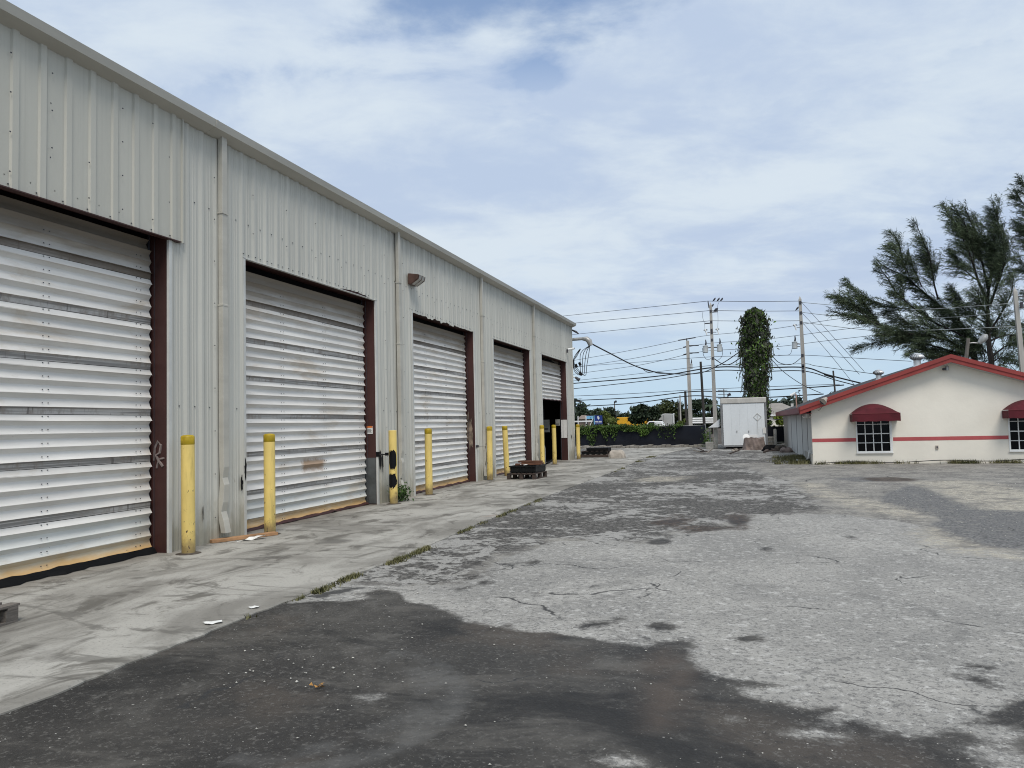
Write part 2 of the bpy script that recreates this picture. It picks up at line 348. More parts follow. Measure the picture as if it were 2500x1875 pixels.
M['scorch'] = plain('burnt_steel', (.2, .15, .11), .6, 0, .5, 3.0, (.05, .03, .025), .5)
M['dark'] = plain('dark_interior', (.008, .008, .0085), .95, spec=.1)  # near-black; puts shade into the colour of bay linings and floor
M['black'] = plain('black_rubber', (.006, .006, .0065), .7, spec=.15)
M['tar'] = plain('black_tar', (.004, .004, .005), .5, spec=.2)
M['yellow'] = yellow_mat('bollard_yellow', (.80, .60, .19)); M['yelcap'] = plain('bollard_band', (.42, .29, .012), .5, 0, .2, 9, (.2, .15, .02), .4)
M['wood'] = plain('old_pallet_wood', (.06, .042, .034), .85, 0, .4, 4, (.045, .034, .028), .5, (1, 5, 12), .4, rnd=.5)
M['woodg'] = plain('grey_pallet_wood', (.17, .15, .13), .85, 0, .35, 4, (.09, .08, .07), .42, (5, 1, 12), .4, rnd=.4)
M['woodr'] = plain('red_brown_plank', (.13, .058, .034), .8, 0, .4, 4, (.05, .025, .018), .45, (1, 5, 12), .3)
M['plankt'] = plain('tan_plank', (.36, .2, .1), .8, 0, .3, 3, (.12, .07, .04), .4)
M['plastic'] = plain('black_plastic', (.008, .0085, .009), .42, 0, .3, 5, spec=.25)
M['paper'] = plain('white_paper', (.75, .74, .7), .8, 0, .08, 5)
M['bronze'] = plain('bronze_lamp_paint', (.09, .05, .038), .45, 0, .2, 6)
M['lens'] = plain('frosted_lens', (.38, .37, .34), .2, 0, .2, 12, spec=.6)
M['conduit'] = plain('galvanised_pipe', (.36, .36, .35), .42, .35, .2, 6)
M['cable'] = plain('black_cable', (.013, .013, .014), .6); M['wire'] = plain('weathered_wire', (.10, .11, .13), .55); M['wirep'] = plain('pale_aluminium_wire', (.32, .34, .33), .5)
M['cpole'] = plain('concrete_pole', (.40, .38, .345), .85, 0, .12, 1.2, (.25, .235, .21), .35, (3, 3, .5), .2)
M['wpole'] = plain('creosote_pole', (.045, .04, .036), .85, 0, .3, 2, stretch=(4, 4, .5))
M['wpoleg'] = plain('weathered_pole', (.14, .125, .11), .85, 0, .3, 2, stretch=(4, 4, .5))
M['xfmr'] = plain('transformer_grey', (.42, .45, .46), .45, 0, .1, 2); M['insul'] = plain('dark_fitting', (.05, .05, .06), .5)
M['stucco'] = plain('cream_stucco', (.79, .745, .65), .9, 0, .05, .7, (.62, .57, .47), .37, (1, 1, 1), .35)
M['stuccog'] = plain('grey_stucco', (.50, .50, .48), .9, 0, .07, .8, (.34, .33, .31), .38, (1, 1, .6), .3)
M['red'] = plain('red_paint', (.26, .042, .036), .6, 0, .14, 1.5, (.22, .045, .04), .36); M['redd'] = plain('dark_red_paint', (.16, .03, .032), .6)
M['stripe'] = plain('red_stripe_paint', (.43, .085, .088), .7, 0, .07, 2)
M['shingle'] = plain('dark_shingle', (.045, .042, .045), .9, 0, .3, 5)
M['awning'] = plain('maroon_canvas', (.085, .008, .014), .85, 0, .25, 2.2, (.045, .005, .009), .4, (1, 1, 1), .15)
M['frame'] = plain('white_frame', (.78, .78, .76), .45, 0, .04, 3)
M['glass'] = plain('dark_glass', (.004, .0045, .006), .1, 0, .2, 2, spec=.12)
M['alu'] = plain('aluminium', (.62, .62, .61), .35, .6, .15, 6)
M['white'] = plain('white_paint', (.74, .75, .75), .45, 0, .06, 1.3, (.52, .52, .49), .33)
M['box'] = plain('truck_box_white', (.72, .745, .75), .4, 0, .05, .8, (.6, .58, .53), .36, (1, 1, .3))
M['boxpost'] = plain('truck_box_post', (.24, .24, .24), .4, .3, .2, 3, (.4, .4, .4), .3); M['boxtop'] = plain('truck_box_top', (.5, .48, .44), .5, 0, .12, 2, (.3, .27, .23), .38, (2, 2, .4))
M['tarp'] = plain('brown_tarp', (.2, .155, .135), .7, 0, .3, 2.4, (.11, .045, .035), .42)
M['screen'] = plain('navy_windscreen', (.0045, .0065, .0125), .9, 0, .3, .8, (.008, .011, .018), .36, (1, 1, 1.6))
M['post'] = plain('galvanised_post', (.3, .3, .3), .5, .3, .15, 4)
M['curb'] = plain('dirty_kerb', (.24, .22, .19), .9, 0, .3, 1.5, (.08, .065, .05), .48, (1, 1, 1), .4)
M['dirt'] = plain('dirt', (.075, .06, .047), .95, 0, .4, 2.5, (.16, .14, .11), .4, (1, 1, 1), .5)
M['bark'] = plain('bark', (.022, .018, .016), .9, 0, .35, 5, stretch=(4, 4, 1))
M['needle'] = leafy('casuarina_needles', (.018, .03, .015), (.115, .15, .08), .6)
M['vine'] = leafy('vine_leaves', (.02, .036, .010), (.115, .2, .038), 1.1); M['vined'] = leafy('dry_vine_leaves', (.026, .028, .02), (.075, .08, .055), 1.1)
M['leafd'] = leafy('dark_tree_leaves', (.012, .022, .012), (.04, .062, .026), .3); M['leafo'] = leafy('olive_tree_leaves', (.02, .028, .010), (.07, .085, .025), .3)
M['leafy'] = leafy('yellow_green_leaves', (.05, .07, .016), (.17, .21, .05), .5); M['leafb'] = leafy('bright_leaves', (.05, .085, .012), (.2, .25, .04), 1.2)
M['leaff'] = leafy('far_tree_leaves', (.028, .042, .034), (.06, .078, .055), .2)
M['grass'] = leafy('dry_grass', (.055, .06, .02), (.19, .175, .08), 2.0); M['weed'] = leafy('weed_leaves', (.02, .045, .012), (.07, .13, .03), 5)
M['stone'] = plain('pale_pebble', (.5, .48, .43), .85, 0, .3, 30)
M['ochre'] = plain('dry_leaf', (.42, .22, .06), .8, 0, .3, 20)
M['yelt'] = plain('truck_yellow', (.72, .38, .02), .45, 0, .1, 1); M['cab'] = plain('pale_grey_cab', (.5, .5, .48), .4, 0, .08, 1)
M['blue'] = plain('sign_blue', (.012, .035, .2), .5, 0, .15, 1); M['skyb'] = plain('light_blue_board', (.22, .5, .72), .5, 0, .1, 1)
M['roofg'] = plain('grey_roof', (.27, .25, .225), .9, 0, .12, 1, (.2, .185, .165), .4)
M['tile'] = plain('shed_roof', (.22, .17, .14), .9, 0, .2, 2)
M['sack'] = plain('dirty_sack', (.42, .375, .32), .85, 0, .2, 3, (.22, .17, .13), .42, (1, 1, 1), .4)
M['label'] = plain('label_white', (.72, .7, .66), .6, 0, .05, 9); M['orange'] = plain('label_orange', (.6, .16, .03), .6)
M['chalk'] = plain('grey_paint_mark', (.2, .16, .15), .8, 0, .3, 12); M['clay'] = plain('terracotta_rod', (.42, .25, .2), .7)
M['greyb'] = plain('grey_block', (.33, .32, .29), .9, 0, .25, 2.2, (.13, .115, .09), .45, (1, 1, 1), .4)

# ------------------------------------------------------------------ ground
def seg_sdf(P, poly):
    # signed distance, positive inside
    x, y = P[:, 0], P[:, 1]; n = len(poly); d = np.full(len(P), 1e9); ins = np.zeros(len(P), bool)
    for i in range(n):
        ax, ay = poly[i]; bx, by = poly[(i + 1) % n]; ex, ey = bx - ax, by - ay
        t = np.clip(((x - ax) * ex + (y - ay) * ey) / (ex * ex + ey * ey + 1e-12), 0, 1)
        d = np.minimum(d, np.hypot(x - ax - t * ex, y - ay - t * ey))
        c = ((ay > y) != (by > y)) & (x < (bx - ax) * (y - ay) / ((by - ay) + 1e-12) + ax); ins ^= c
    return np.where(ins, d, -d)
GZ = -.022
Ys = [-6.0]
while Ys[-1] < 52: Ys.append(Ys[-1] + max(.09, min(.5, .011 * max(Ys[-1], 0))))
Xs = np.concatenate([np.arange(-13, -5, .4), np.arange(-5, 9, .11), np.arange(9, 34, .4)])
Ys = np.array(Ys); nx, ny = len(Xs), len(Ys)
GX, GY = np.meshgrid(Xs, Ys); P2 = np.stack([GX.ravel(), GY.ravel()], 1)
V = np.column_stack([P2, np.full(len(P2), GZ)])
V[:, 2] += .012 * np.sin(P2[:, 0] * .9 + 1) * np.sin(P2[:, 1] * .6) * np.clip((P2[:, 0] + 3.6) / 2, 0, 1)
ii = (np.arange(ny - 1)[:, None] * nx + np.arange(nx - 1)[None]).ravel()
gm = np_mesh('parking_lot', V, np.stack([ii, ii + 1, ii + nx + 1, ii + nx], 1), M['ground'], True)
g2 = lambda L: [tuple(gr(px, py)[:2]) for px, py in L]
z2 = lambda L, ox, oy, k: [(ox + X / k, oy + Y / k) for X, Y in L]
dark_edge = z2([(0, 655), (200, 640), (420, 600), (560, 575), (660, 590), (740, 648), (900, 665), (1000, 720), (1080, 755), (1250, 780), (1390, 820), (1560, 825), (1750, 850), (1950, 880), (2150, 905)], 700, 1200, 2.458) \
    + z2([(0, 880), (180, 868), (225, 910), (238, 990), (290, 1040), (400, 1098), (560, 1120), (700, 1135), (640, 1150), (470, 1155), (520, 1200), (700, 1240), (830, 1260), (900, 1285), (990, 1280), (1030, 1262), (1120, 1290), (1220, 1330), (1330, 1390), (1450, 1430), (1560, 1442), (1650, 1425), (1770, 1400), (1790, 1350), (1830, 1330), (1920, 1310), (2212, 1225), (2700, 1080)], 1600, 1200, 2.458)
dark = g2(dark_edge) + [(9, 2.6), (9, -7), (-5, -7), (-5, 6.3)]
attr = {'dark': seg_sdf(P2, dark)}
def blob(px, py, rx, ry):
    c = gr(px, py); e = gr(px + rx, py); f = gr(px, py - ry)
    return 1, c.x, c.y, max(.02, abs(e.x - c.x)), max(.02, abs(f.y - c.y))
def ell(bl):
    _, cx, cy, a, b = bl
    return (1 - np.sqrt(((P2[:, 0] - cx) / a) ** 2 + ((P2[:, 1] - cy) / b) ** 2)) * min(a, b)
for b in z2([(1030, 572), (1200, 540), (1320, 432), (1480, 415), (1970, 752), (1780, 797), (1980, 820), (2020, 858), (1840, 776), (1360, 775), (1460, 618), (1820, 560), (1130, 415), (1240, 705)], 700, 1200, 2.458):
    s_ = rng.uniform(.5, 1.3); attr['dark'] = np.maximum(attr['dark'], ell(blob(b[0], b[1], 16 * s_, 6 * s_)))
for b in z2([(490, 170), (100, 172), (40, 790), (20, 290), (1960, 1035), (1930, 1115), (1980, 1145), (1850, 1080), (545, 860), (1170, 265), (660, 330), (2450, 980)], 1600, 1200, 2.458):
    s_ = rng.uniform(.6, 1.5); attr['dark'] = np.maximum(attr['dark'], ell(blob(b[0], b[1], 26 * s_, 6 * s_)))
attr['dark'] = np.maximum(attr['dark'], ell(blob(1800, 1271, 30, 12)))
for b, rx, ry in ((z2([(450, 1355)], 1600, 1200, 2.458)[0], 26, 9), (z2([(960, 1440)], 1600, 1200, 2.458)[0], 62, 11), (z2([(2120, 1580)], 1600, 1200, 2.458)[0], 60, 30), (z2([(2060, 1430)], 1600, 1200, 2.458)[0], 55, 14), (z2([(1090, 1340)], 1600, 1200, 2.458)[0], 25, 6), (z2([(2000, 1600)], 700, 1200, 2.458)[0], 45, 14), (z2([(480, 1210)], 700, 1200, 2.458)[0], 22, 6), (z2([(360, 620)], 700, 1200, 2.458)[0], 60, 8)):
    attr['dark'] = np.minimum(attr['dark'], -ell(blob(b[0], b[1], rx, ry)) * 1.0)
pale = g2(z2([(330, 520), (700, 560), (1050, 545), (1190, 470), (1250, 400), (1470, 335), (1620, 278), (2212, 300)], 700, 1200, 2.458) + z2([(330, 490), (440, 495), (480, 440), (780, 420), (900, 350), (1050, 345), (1350, 350), (1700, 395), (1760, 440), (1900, 500), (2300, 560)], 1400, 1080, 2.011)) + [(14, 9), (12, -7), (-6, -7), (-6, 7)]
attr['pale'] = seg_sdf(P2, pale)
mott = g2(z2([(250, 560), (700, 545), (1050, 535), (1190, 470), (1250, 400), (1470, 335), (1620, 278), (2212, 300)], 700, 1200, 2.458) + z2([(330, 490), (440, 495), (480, 440), (780, 420), (900, 350), (1050, 345), (1220, 330), (1160, 240), (1080, 190), (900, 140), (800, 100)], 1400, 1080, 2.011)) + [(2.2, 30), (1, 42), (-3, 47), (-12, 47), (-6, 20), (-6, 8)]
attr['mottled'] = seg_sdf(P2, mott)
attr['patch'] = np.maximum(seg_sdf(P2, g2(z2([(1480, 290), (1600, 320), (1780, 360), (1755, 400), (1850, 455), (2000, 490), (2400, 560), (2400, 330), (2010, 318), (1880, 280), (1740, 225), (1640, 205), (1540, 250)], 1400, 1080, 2.011))), seg_sdf(P2, g2(z2([(1250, 175), (1400, 165), (1540, 180), (1400, 190)], 1400, 1080, 2.011))))
attr['sand'] = np.maximum.reduce([seg_sdf(P2, g2(z2(L, 1400, 1080, 2.011))) for L in (
    [(1080, 190), (1200, 195), (1330, 250), (1560, 300), (1770, 362), (1700, 372), (1450, 335), (1280, 290), (1150, 230)],
    [(1640, 190), (1760, 225), (1890, 285), (2010, 322), (2300, 330), (2300, 250), (2060, 195), (1900, 180)],
    [(1690, 430), (1780, 410), (1880, 470), (2050, 520), (2300, 570), (2100, 560), (1850, 530), (1720, 480)],
    [(300, 175), (420, 160), (590, 165), (500, 190), (320, 190)])])
attr['stain'] = np.maximum.reduce([ell(blob(1640, 1268, 50, 13)), ell(blob(1800, 1271, 34, 18)), ell(blob(1700, 1286, 60, 8)) * .5, ell(blob(2175, 1168, 70, 6))])
def arc(p, q, w_):        # faint curved tyre scuff about the point under pixel p, through the one under q
    c, e = gr(*p), gr(*q); R0 = math.hypot(e.x - c.x, e.y - c.y); d = np.hypot(P2[:, 0] - c.x, P2[:, 1] - c.y); a = np.arctan2(P2[:, 1] - c.y, P2[:, 0] - c.x) - math.atan2(e.y - c.y, e.x - c.x)
    return np.where(np.cos(a) > .2, w_ - np.abs(d - R0), -1)
attr['tyre'] = np.maximum.reduce([arc((1340, 1385), (1432, 1378), .09), arc((1340, 1388), (1560, 1385), .1), arc((1330, 1420), (1545, 1420), .07), arc((1900, 1500), (2230, 1470), .08), arc((700, 1700), (1100, 1720), .1), arc((690, 1690), (1010, 1720), .09)])
attr['brown'] = seg_sdf(P2, g2(z2([(30, 900), (150, 960), (260, 1060), (200, 1200), (120, 1400), (-60, 1420), (-90, 1150), (-40, 1000)], 1600, 1200, 2.458)))
for k, a in attr.items():
    at_ = gm.attributes.new(k, 'FLOAT', 'POINT'); at_.data.foreach_set('value', np.clip(a, -5, 5).astype(np.float32))
lot = link('parking_lot', gm); tag(lot, 'worn and oil stained asphalt parking lot', 'ground', kind='structure')
tr = MB().sheet([(x, y, GZ - .06) for y in (-40, 55, 400, 3000) for x in (-2500, -60, 60, 2500)], 4, 4).build('ground', M['dirt']); tag(tr, 'bare earth round the lot out to the horizon', 'ground', kind='structure')

# concrete apron: slabs with open joints
EDGE = sorted([(v.y, v.x) for v in [gr(*p) for p in ((0, 1740), (134, 1689), (260, 1636), (346, 1603), (431, 1571), (529, 1530), (647, 1485), (744, 1449), (858, 1400), (936, 1375), (1025, 1338), (1095, 1308), (1160, 1279), (1241, 1247), (1312, 1218), (1380, 1193), (1450, 1167), (1499, 1150), (1561, 1122), (1584, 1113.5))]])
EDGE = [(-4, EDGE[0][1] + .1)] + EDGE + [(37, EDGE[-1][1] + .35), (46, -3.0)]
def edge_x(y): return float(np.interp(y, [e[0] for e in EDGE], [e[1] for e in EDGE])) + .008 * math.sin(y * 5.1) + .010 * math.sin(y * 13.7 + 1) + .008 * math.sin(y * 31)
ap = empty('concrete_apron'); tag(ap, 'pale stained concrete apron in front of the roll-up doors', 'pavement', kind='structure')
jy = [-4, 2.9, 9.25, 15.3, 21.2, 27.2, 33.4, 39.5, 46]
for i in range(len(jy) - 1):
    a, b = jy[i] + .006, jy[i + 1] - .006
    for x0, x1 in ((-7.85, -7.008), (-6.992, None)):
        n = int((b - a) / .12); ys = [a + (b - a) * k / n for k in range(n + 1)]
        Pn = []
        for y in ys:
            xe = x1 if x1 is not None else edge_x(y)
            Pn += [(x0, y, 0), (xe - .02, y, 0), (xe, y, -.012), (xe + .004, y, -.12)]
        MB().sheet(Pn, 4, n + 1).build('slab', M['apron'], ap)
# kerb and strip of soil at the fence foot
kb = MB(); n = 40
for k in range(n):
    x = -13 + k * .27; hh = .1 + .04 * math.sin(k * 1.7); kb.box(x, x + .262, 46.9 - x * .02 - .05, 47.5 - x * .06, -.1, hh + random.uniform(0, .03))
kb = kb.build('kerb', M['curb'], bevel=.03); tag(kb, 'low broken kerb at the foot of the navy fence', 'kerb', kind='structure')

# ------------------------------------------------------------------ warehouse
X0 = -7.25; EAVE = 5.84; HEAD = 4.2
DOORS = [(3.97, 8.35, .0), (9.98, 14.31, .0), (16.17, 20.36, .0), (22.10, 26.27, .0), (27.87, 32.08, 2.5)]
WY0, WY1 = -3.0, 33.36
wh = empty('warehouse', (X0, 15, 0)); tag(wh, 'long pale grey metal warehouse with five roll-up doors along the left', 'warehouse')
def off(p): return tuple(Vector(p) - Vector((X0, 15, 0)))
class WB(MB):
    def build(s, name, mat, parent=wh, smooth=False, **k):
        s.V = [off(v) for v in s.V]; return MB.build(s, name, mat, parent, smooth, **k)
# rib profile (depth out of the wall as a function of y)
RIB = [(.0, 0), (.045, .024), (.085, .024), (.13, 0), (.178, 0), (.186, .006), (.2, .006), (.208, 0), (.232, 0), (.24, .006), (.254, .006), (.262, 0)]
PIT = .3048; RO = .12
def ribs(y0, y1):
    k0 = math.floor((y0 - RO) / PIT) - 1; pts = []
    for k in range(k0, k0 + int((y1 - y0) / PIT) + 4):
        pts += [(RO + k * PIT + a, d) for a, d in RIB]
    ys = [p[0] for p in pts]; ds = [p[1] for p in pts]; f = lambda y: float(np.interp(y, ys, ds))
    return [(y0, f(y0))] + [p for p in pts if y0 + 1e-4 < p[0] < y1 - 1e-4] + [(y1, f(y1))]
def panel(y0, y1, z0, z1, mat, dx=0.0, bot=None):
    pr = ribs(y0, y1); b = WB(); nz = max(2, int((z1 - z0) / 1.4) + 1); Pn = []
    for j in range(nz):
        t = j / (nz - 1)
        for y, d in pr:
            zb = z0 + (bot(y) if bot else 0); z = zb + (z1 - zb) * t
            Pn.append((X0 + d + dx + .004 * math.sin(y * 2.1 + z * 1.7), y, z))
    b.sheet(Pn, len(pr), nz); me = b.build('wall_panel', mat, fix=False); return me
cuts = [WY0]
k = math.ceil((WY0 - RO - .06) / (3 * PIT))
while RO + .065 + k * 3 * PIT < WY1 - .1:
    if RO + .065 + k * 3 * PIT > WY0 + .1: cuts.append(RO + .065 + k * 3 * PIT)
    k += 1
cuts.append(WY1)
def ragged(i):
    return {2: lambda y: (-.01 + .022 * math.sin(y * 9) + .014 * math.sin(y * 23)) * (1 if 17.0 < y < 19 else .15), 1: lambda y: .05 * max(0, math.sin((y - 12.8) * 2.2)) if 12.8 < y < 14.2 else 0}.get(i, lambda y: 0)
def in_door(a, b):
    for i, (d0, d1, _) in enumerate(DOORS):
        if a < d1 and b > d0: return i
    return None
scr = WB()
def screw(y, z, dx=.03): scr.box(X0 + dx, X0 + dx + .008, y - .0065, y + .0065, z - .0065, z + .0065)
for a, b in zip(cuts[:-1], cuts[1:]):
    bd = sorted({a, b} | {e for d in DOORS for e in d[:2] if a < e < b})
    for p, q in zip(bd[:-1], bd[1:]):
        i = in_door(p + .01, q - .01)
        if i is None: panel(p, q, 0.0, EAVE, M['wall'])
        elif i > 0: panel(p, q, HEAD, EAVE, M['wall'], bot=ragged(i))
    for z in np.arange(.35, EAVE - .2, .61):
        if in_door(a - .07, a - .03) is None or z > HEAD: screw(a - .065, z)
for a in np.arange(WY0 + .3, WY1 - .1, PIT):
    y = RO + math.floor(a / PIT) * PIT + .22
    for z in (1.9, 4.75): 
        if in_door(y - .02, y + .02) is None or z > HEAD: screw(y, z + .02 * math.sin(y), .004)
    if in_door(y - .02, y + .02) is not None:
        screw(y, HEAD + .06, .004); screw(y - .16, HEAD + .06, .028)
# first bay: a later, beiger sheet screwed over the opening, its ribs reversed
def over(y0, y1):
    b = WB(); pr = [(y0 - .001, 0.036)]; y = y0
    while y < y1 - .02:
        e = min(y + .335, y1); s_ = e - y
        pr += [(y + .0, .036), (y + .22 * s_ / .335, .036), (y + .236 * s_ / .335, .058), (y + .31 * s_ / .335, .058), (y + .326 * s_ / .335, .036)]; y = e
    pr.append((y1, .036)); Pn = [(X0 + d, yy, z) for z in (4.12, EAVE) for yy, d in pr]
    b.sheet(Pn, len(pr), 2).build('wall_panel', M['wallb'], fix=False)
yy = 3.46
while yy < 8.6: over(yy, min(yy + 1.005, 8.62)); yy += 1.005
for k in range(9):
    for z in np.arange(4.3, EAVE - .1, .42): 
        if random.random() < .8: screw(4.0 + k * .335 * 1.5, z, .062)
for k in range(14): screw(4.0 + k * .335, 4.17, .04)
so_ = scr.build('screw', M['insul']); so_['kind'] = 'stuff'
# gutter, segment by segment
GP = [(0.0, EAVE - .012), (.04, EAVE - .012), (.195, EAVE + .05), (.22, EAVE + .15), (.205, EAVE + .155), (.0, EAVE + .155)]
gs = [WY0, 3.0, 9.1, 15.1, 20.75, 26.55, WY1 + .12]
for a, b in zip(gs[:-1], gs[1:]):
    WB().prism([(X0 + x, z) for x, z in GP], 'y', a + .004, b - .004).build('gutter', M['gutter'])
    WB().prism([(X0 + x * 1.03, z - .002 + (z - EAVE) * .02) for x, z in GP[1:4]] + [(X0 + .05, EAVE + .1)], 'y', a - .02, a + .02).build('gutter_joint', M['gutter'])
# downspouts: rectangular sections, knocked about near the ground
def spout(y, bent):
    b = WB(); secs = []
    for z in (EAVE + .03, 4.6, 3.4, 3.38, 2.2, 1.5, 1.05, .9, .8, .55, .42, .3, .12):
        dx, dy, wx, wy = 0, 0, .075, .115
        if z <= 3.38: wx, wy = .082, .123
        if bent:
            if z < 1.3: dx += .012 * bent * math.sin(z * 9); dy += .016 * bent * math.sin(z * 5 + y)
            if z in (.9, .42): wx *= .6
            if z < .3: dx += .05 * bent
        secs.append((z, dx, dy, wx, wy))
    V = []; F = []
    for z, dx, dy, wx, wy in secs:
        x0 = X0 + .034 + dx; V += [(x0, y - wy / 2 + dy, z), (x0 + wx, y - wy / 2 + dy, z), (x0 + wx, y + wy / 2 + dy, z), (x0, y + wy / 2 + dy, z)]
    n = len(secs)
    F = [(4 * i + k, 4 * i + (k + 1) % 4, 4 * i + 4 + (k + 1) % 4, 4 * i + 4 + k) for i in range(n - 1) for k in range(4)]
    b.add(V, F); o = b.build('downspout', M['gutter'], bevel=.006)
    for z in (4.72, 3.37):
        br = WB().box(X0 + .03, X0 + .12, y - .068, y + .068, z, z + .022).build('bracket', M['gutter'], None)
        br.parent = o
for y, bt in ((9.40, .6), (15.35, .4), (20.96, .3), (26.72, .5)): spout(y, bt)
# jambs, headers, trims, roll-up doors
XC = X0 - .215          # plane of the curtains
def slat_mesh(L, kind, mat, seed):
    pf = {'c': [(.006, .153), (.001, .1495), (-.035, .103), (-.039, .095), (-.036, .085), (-.018, .04), (0, .006), (.006, 0)],
          'f': [(.012, .152), (-.012, .15), (-.022, .146), (-.026, .07)], 'l': [(-.028, .07), (-.026, .06), (.004, .006), (.01, 0)]}[kind]
    n = 9; b = MB(); r = random.Random(seed); P = []
    for j in range(n):
        t = j / (n - 1); w_ = .006 * math.sin(t * 5 + seed) + .003 * r.uniform(-1, 1)
        P += [(x + w_, L * t, z + .004 * math.sin(t * 3.1 + seed * 2)) for x, z in pf]
    b.sheet(P, len(pf), n); me = b.mesh('slat', mat, True); me.set_sharp_from_angle(angle=R_(24)); return me
for i, (d0, d1, zb) in enumerate(DOORS):
    if i: WB().box(X0 - .30, X0 - .006, d0 - .02, d0, 0, HEAD + .1).build('door_jamb', M['oxide'])
    else: WB().box(X0 - .30, X0 - .006, d0 - .02, d0, 0, HEAD + .1).build('door_jamb', M['oxide'])
    WB().box(X0 - .30, X0 - .006, d1, d1 + .02, 0, HEAD + .1).box(X0 - .03, X0 - .006, d1 + .02, d1 + .08, 0, HEAD).build('door_jamb', M['oxide'])
    WB().box(X0 - .6, X0 - .012, d0, d1, HEAD + .01, HEAD + .2).build('door_header', M['oxide'])
    for y, s_ in ((d0, -1), (d1, 1)):
        WB().box(X0 - .004, X0 + .034, min(y, y + s_ * .05), max(y, y + s_ * .05), 0.0, HEAD + .02).build('door_trim', M['trim'])
    if i != 2: WB().box(X0 - .02, X0 + (.075 if i == 0 else .034), d0 - .05, d1 + .05 + (.14 if i == 0 else 0), HEAD - (.085 if i == 0 else .012), HEAD - (.072 if i == 0 else 0.002)).build('head_flashing', M['oxide'] if i == 0 else M['trim'])
    # steel guides at both ends
    for y in (d0 + .004, d1 - .03): WB().box(XC - .07, XC - .055, y, y + .026, 0, HEAD + .3).box(XC + .03, XC + .034, y + (.018 if y < d0 + .01 else 0), y + (.026 if y < d0 + .01 else .008), 0, HEAD).build('door_guide', M['insul'])
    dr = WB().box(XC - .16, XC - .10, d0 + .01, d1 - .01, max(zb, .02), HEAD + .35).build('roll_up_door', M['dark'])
    L = d1 - d0 - .07; ya = d0 + .035
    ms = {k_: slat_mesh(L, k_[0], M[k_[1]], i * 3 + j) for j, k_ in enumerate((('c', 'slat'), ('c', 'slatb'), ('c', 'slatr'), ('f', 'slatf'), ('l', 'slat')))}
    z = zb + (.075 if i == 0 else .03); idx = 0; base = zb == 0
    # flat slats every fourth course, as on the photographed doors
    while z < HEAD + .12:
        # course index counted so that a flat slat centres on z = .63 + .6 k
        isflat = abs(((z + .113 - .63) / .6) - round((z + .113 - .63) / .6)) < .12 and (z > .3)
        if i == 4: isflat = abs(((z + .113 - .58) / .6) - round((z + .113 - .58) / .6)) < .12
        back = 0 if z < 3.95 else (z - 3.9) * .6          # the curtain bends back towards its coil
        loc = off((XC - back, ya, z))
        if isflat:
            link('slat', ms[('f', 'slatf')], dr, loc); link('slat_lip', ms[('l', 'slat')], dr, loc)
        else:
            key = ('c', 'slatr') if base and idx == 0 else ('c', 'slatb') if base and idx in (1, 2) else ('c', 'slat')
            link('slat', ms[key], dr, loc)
        z += .15; idx += 1
    bt = WB(); zk = zb + (.075 if i == 0 else .03) + .05
    while zk < 3.9:
        for fy in (.3, .62, .94):
            for dy in (0, .075): bt.box(XC - .012, XC - .004, ya + L * fy + dy - .005, ya + L * fy + dy + .005, zk - .005, zk + .005)
        zk += .15
    bo = bt.build('bolt', M['insul'], None); bo.parent = dr; bo['kind'] = 'stuff'
    # bottom seal: sagging rubber strip / rusty angle
    n = 30; P = []
    for k in range(n + 1):
        y = ya + L * k / n
        wv = .018 * math.sin(k * 1.3 + i) + .014 * math.sin(k * 2.9)
        zt = zb + .05; zl = max(zb + .0, 0) + .004 + (0 if i == 0 else max(0, wv))
        P += [(XC + .014, y, zt + wv * .4 + (.03 if i == 0 else 0)), (XC + .05 + wv * (.8 if i else 1.6), y, zb + (.055 if i == 0 else .03) + wv * .5), (XC + .06 + wv * (1 if i else 2) + (.02 if i == 0 else 0), y, zl + .001)]
    sb = WB(); sb.sheet(P, 3, n + 1); o = sb.build('bottom_seal', M['black'] if i in (0,) else M['oxide'], None, True); o.parent = dr
# roof, rear walls and floor close the shell so that the open bay is dark
WB().add([(X0 + .02, WY0, EAVE + .16), (X0 + .02, WY1 + .1, EAVE + .16), (-17, WY1 + .1, 6.8), (-17, WY0, 6.8), (-27, WY1 + .1, EAVE + .16), (-27, WY0, EAVE + .16)], [(0, 1, 2, 3), (3, 2, 4, 5)]).build('roof', M['gutter'])
WB().box(-27, -26.9, WY0, WY1, 0, EAVE + .16).build('rear_wall', M['wall'])
for y in (WY0 + .02, WY1 - .06):
    WB().prism([(X0 - .01, 0), (X0 - .01, EAVE + .15), (-17, 6.78), (-26.9, EAVE + .15), (-26.9, 0)], 'y', y, y + .06).build('end_wall', M['wall'])
WB().box(-26.8, X0 - .32, WY1 - .09, WY1 - .065, 0, EAVE).build('shade_lining', M['dark'])  # near-black linings added to keep the open bay dark
WB().box(-26.8, X0 - .7, 26.9, 26.95, 0, EAVE).build('shade_lining', M['dark'])
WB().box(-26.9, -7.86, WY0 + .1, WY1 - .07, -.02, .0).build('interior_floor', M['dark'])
for a, b in ((WY0, 3.9), (8.4, 9.9), (14.4, 16.1), (20.4, 22.0), (26.3, 27.8), (32.12, WY1 - .1)): WB().box(X0 - .34, X0 - .32, a, b, 0, EAVE).build('shade_lining', M['dark'])
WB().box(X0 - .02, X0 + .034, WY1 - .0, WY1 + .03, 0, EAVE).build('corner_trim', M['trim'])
# added lining over the doors, so no daylight leaks in above the coils
WB().box(X0 - .62, X0 - .6, WY0, WY1 - .1, HEAD + .2, EAVE).build('shade_lining', M['dark'])

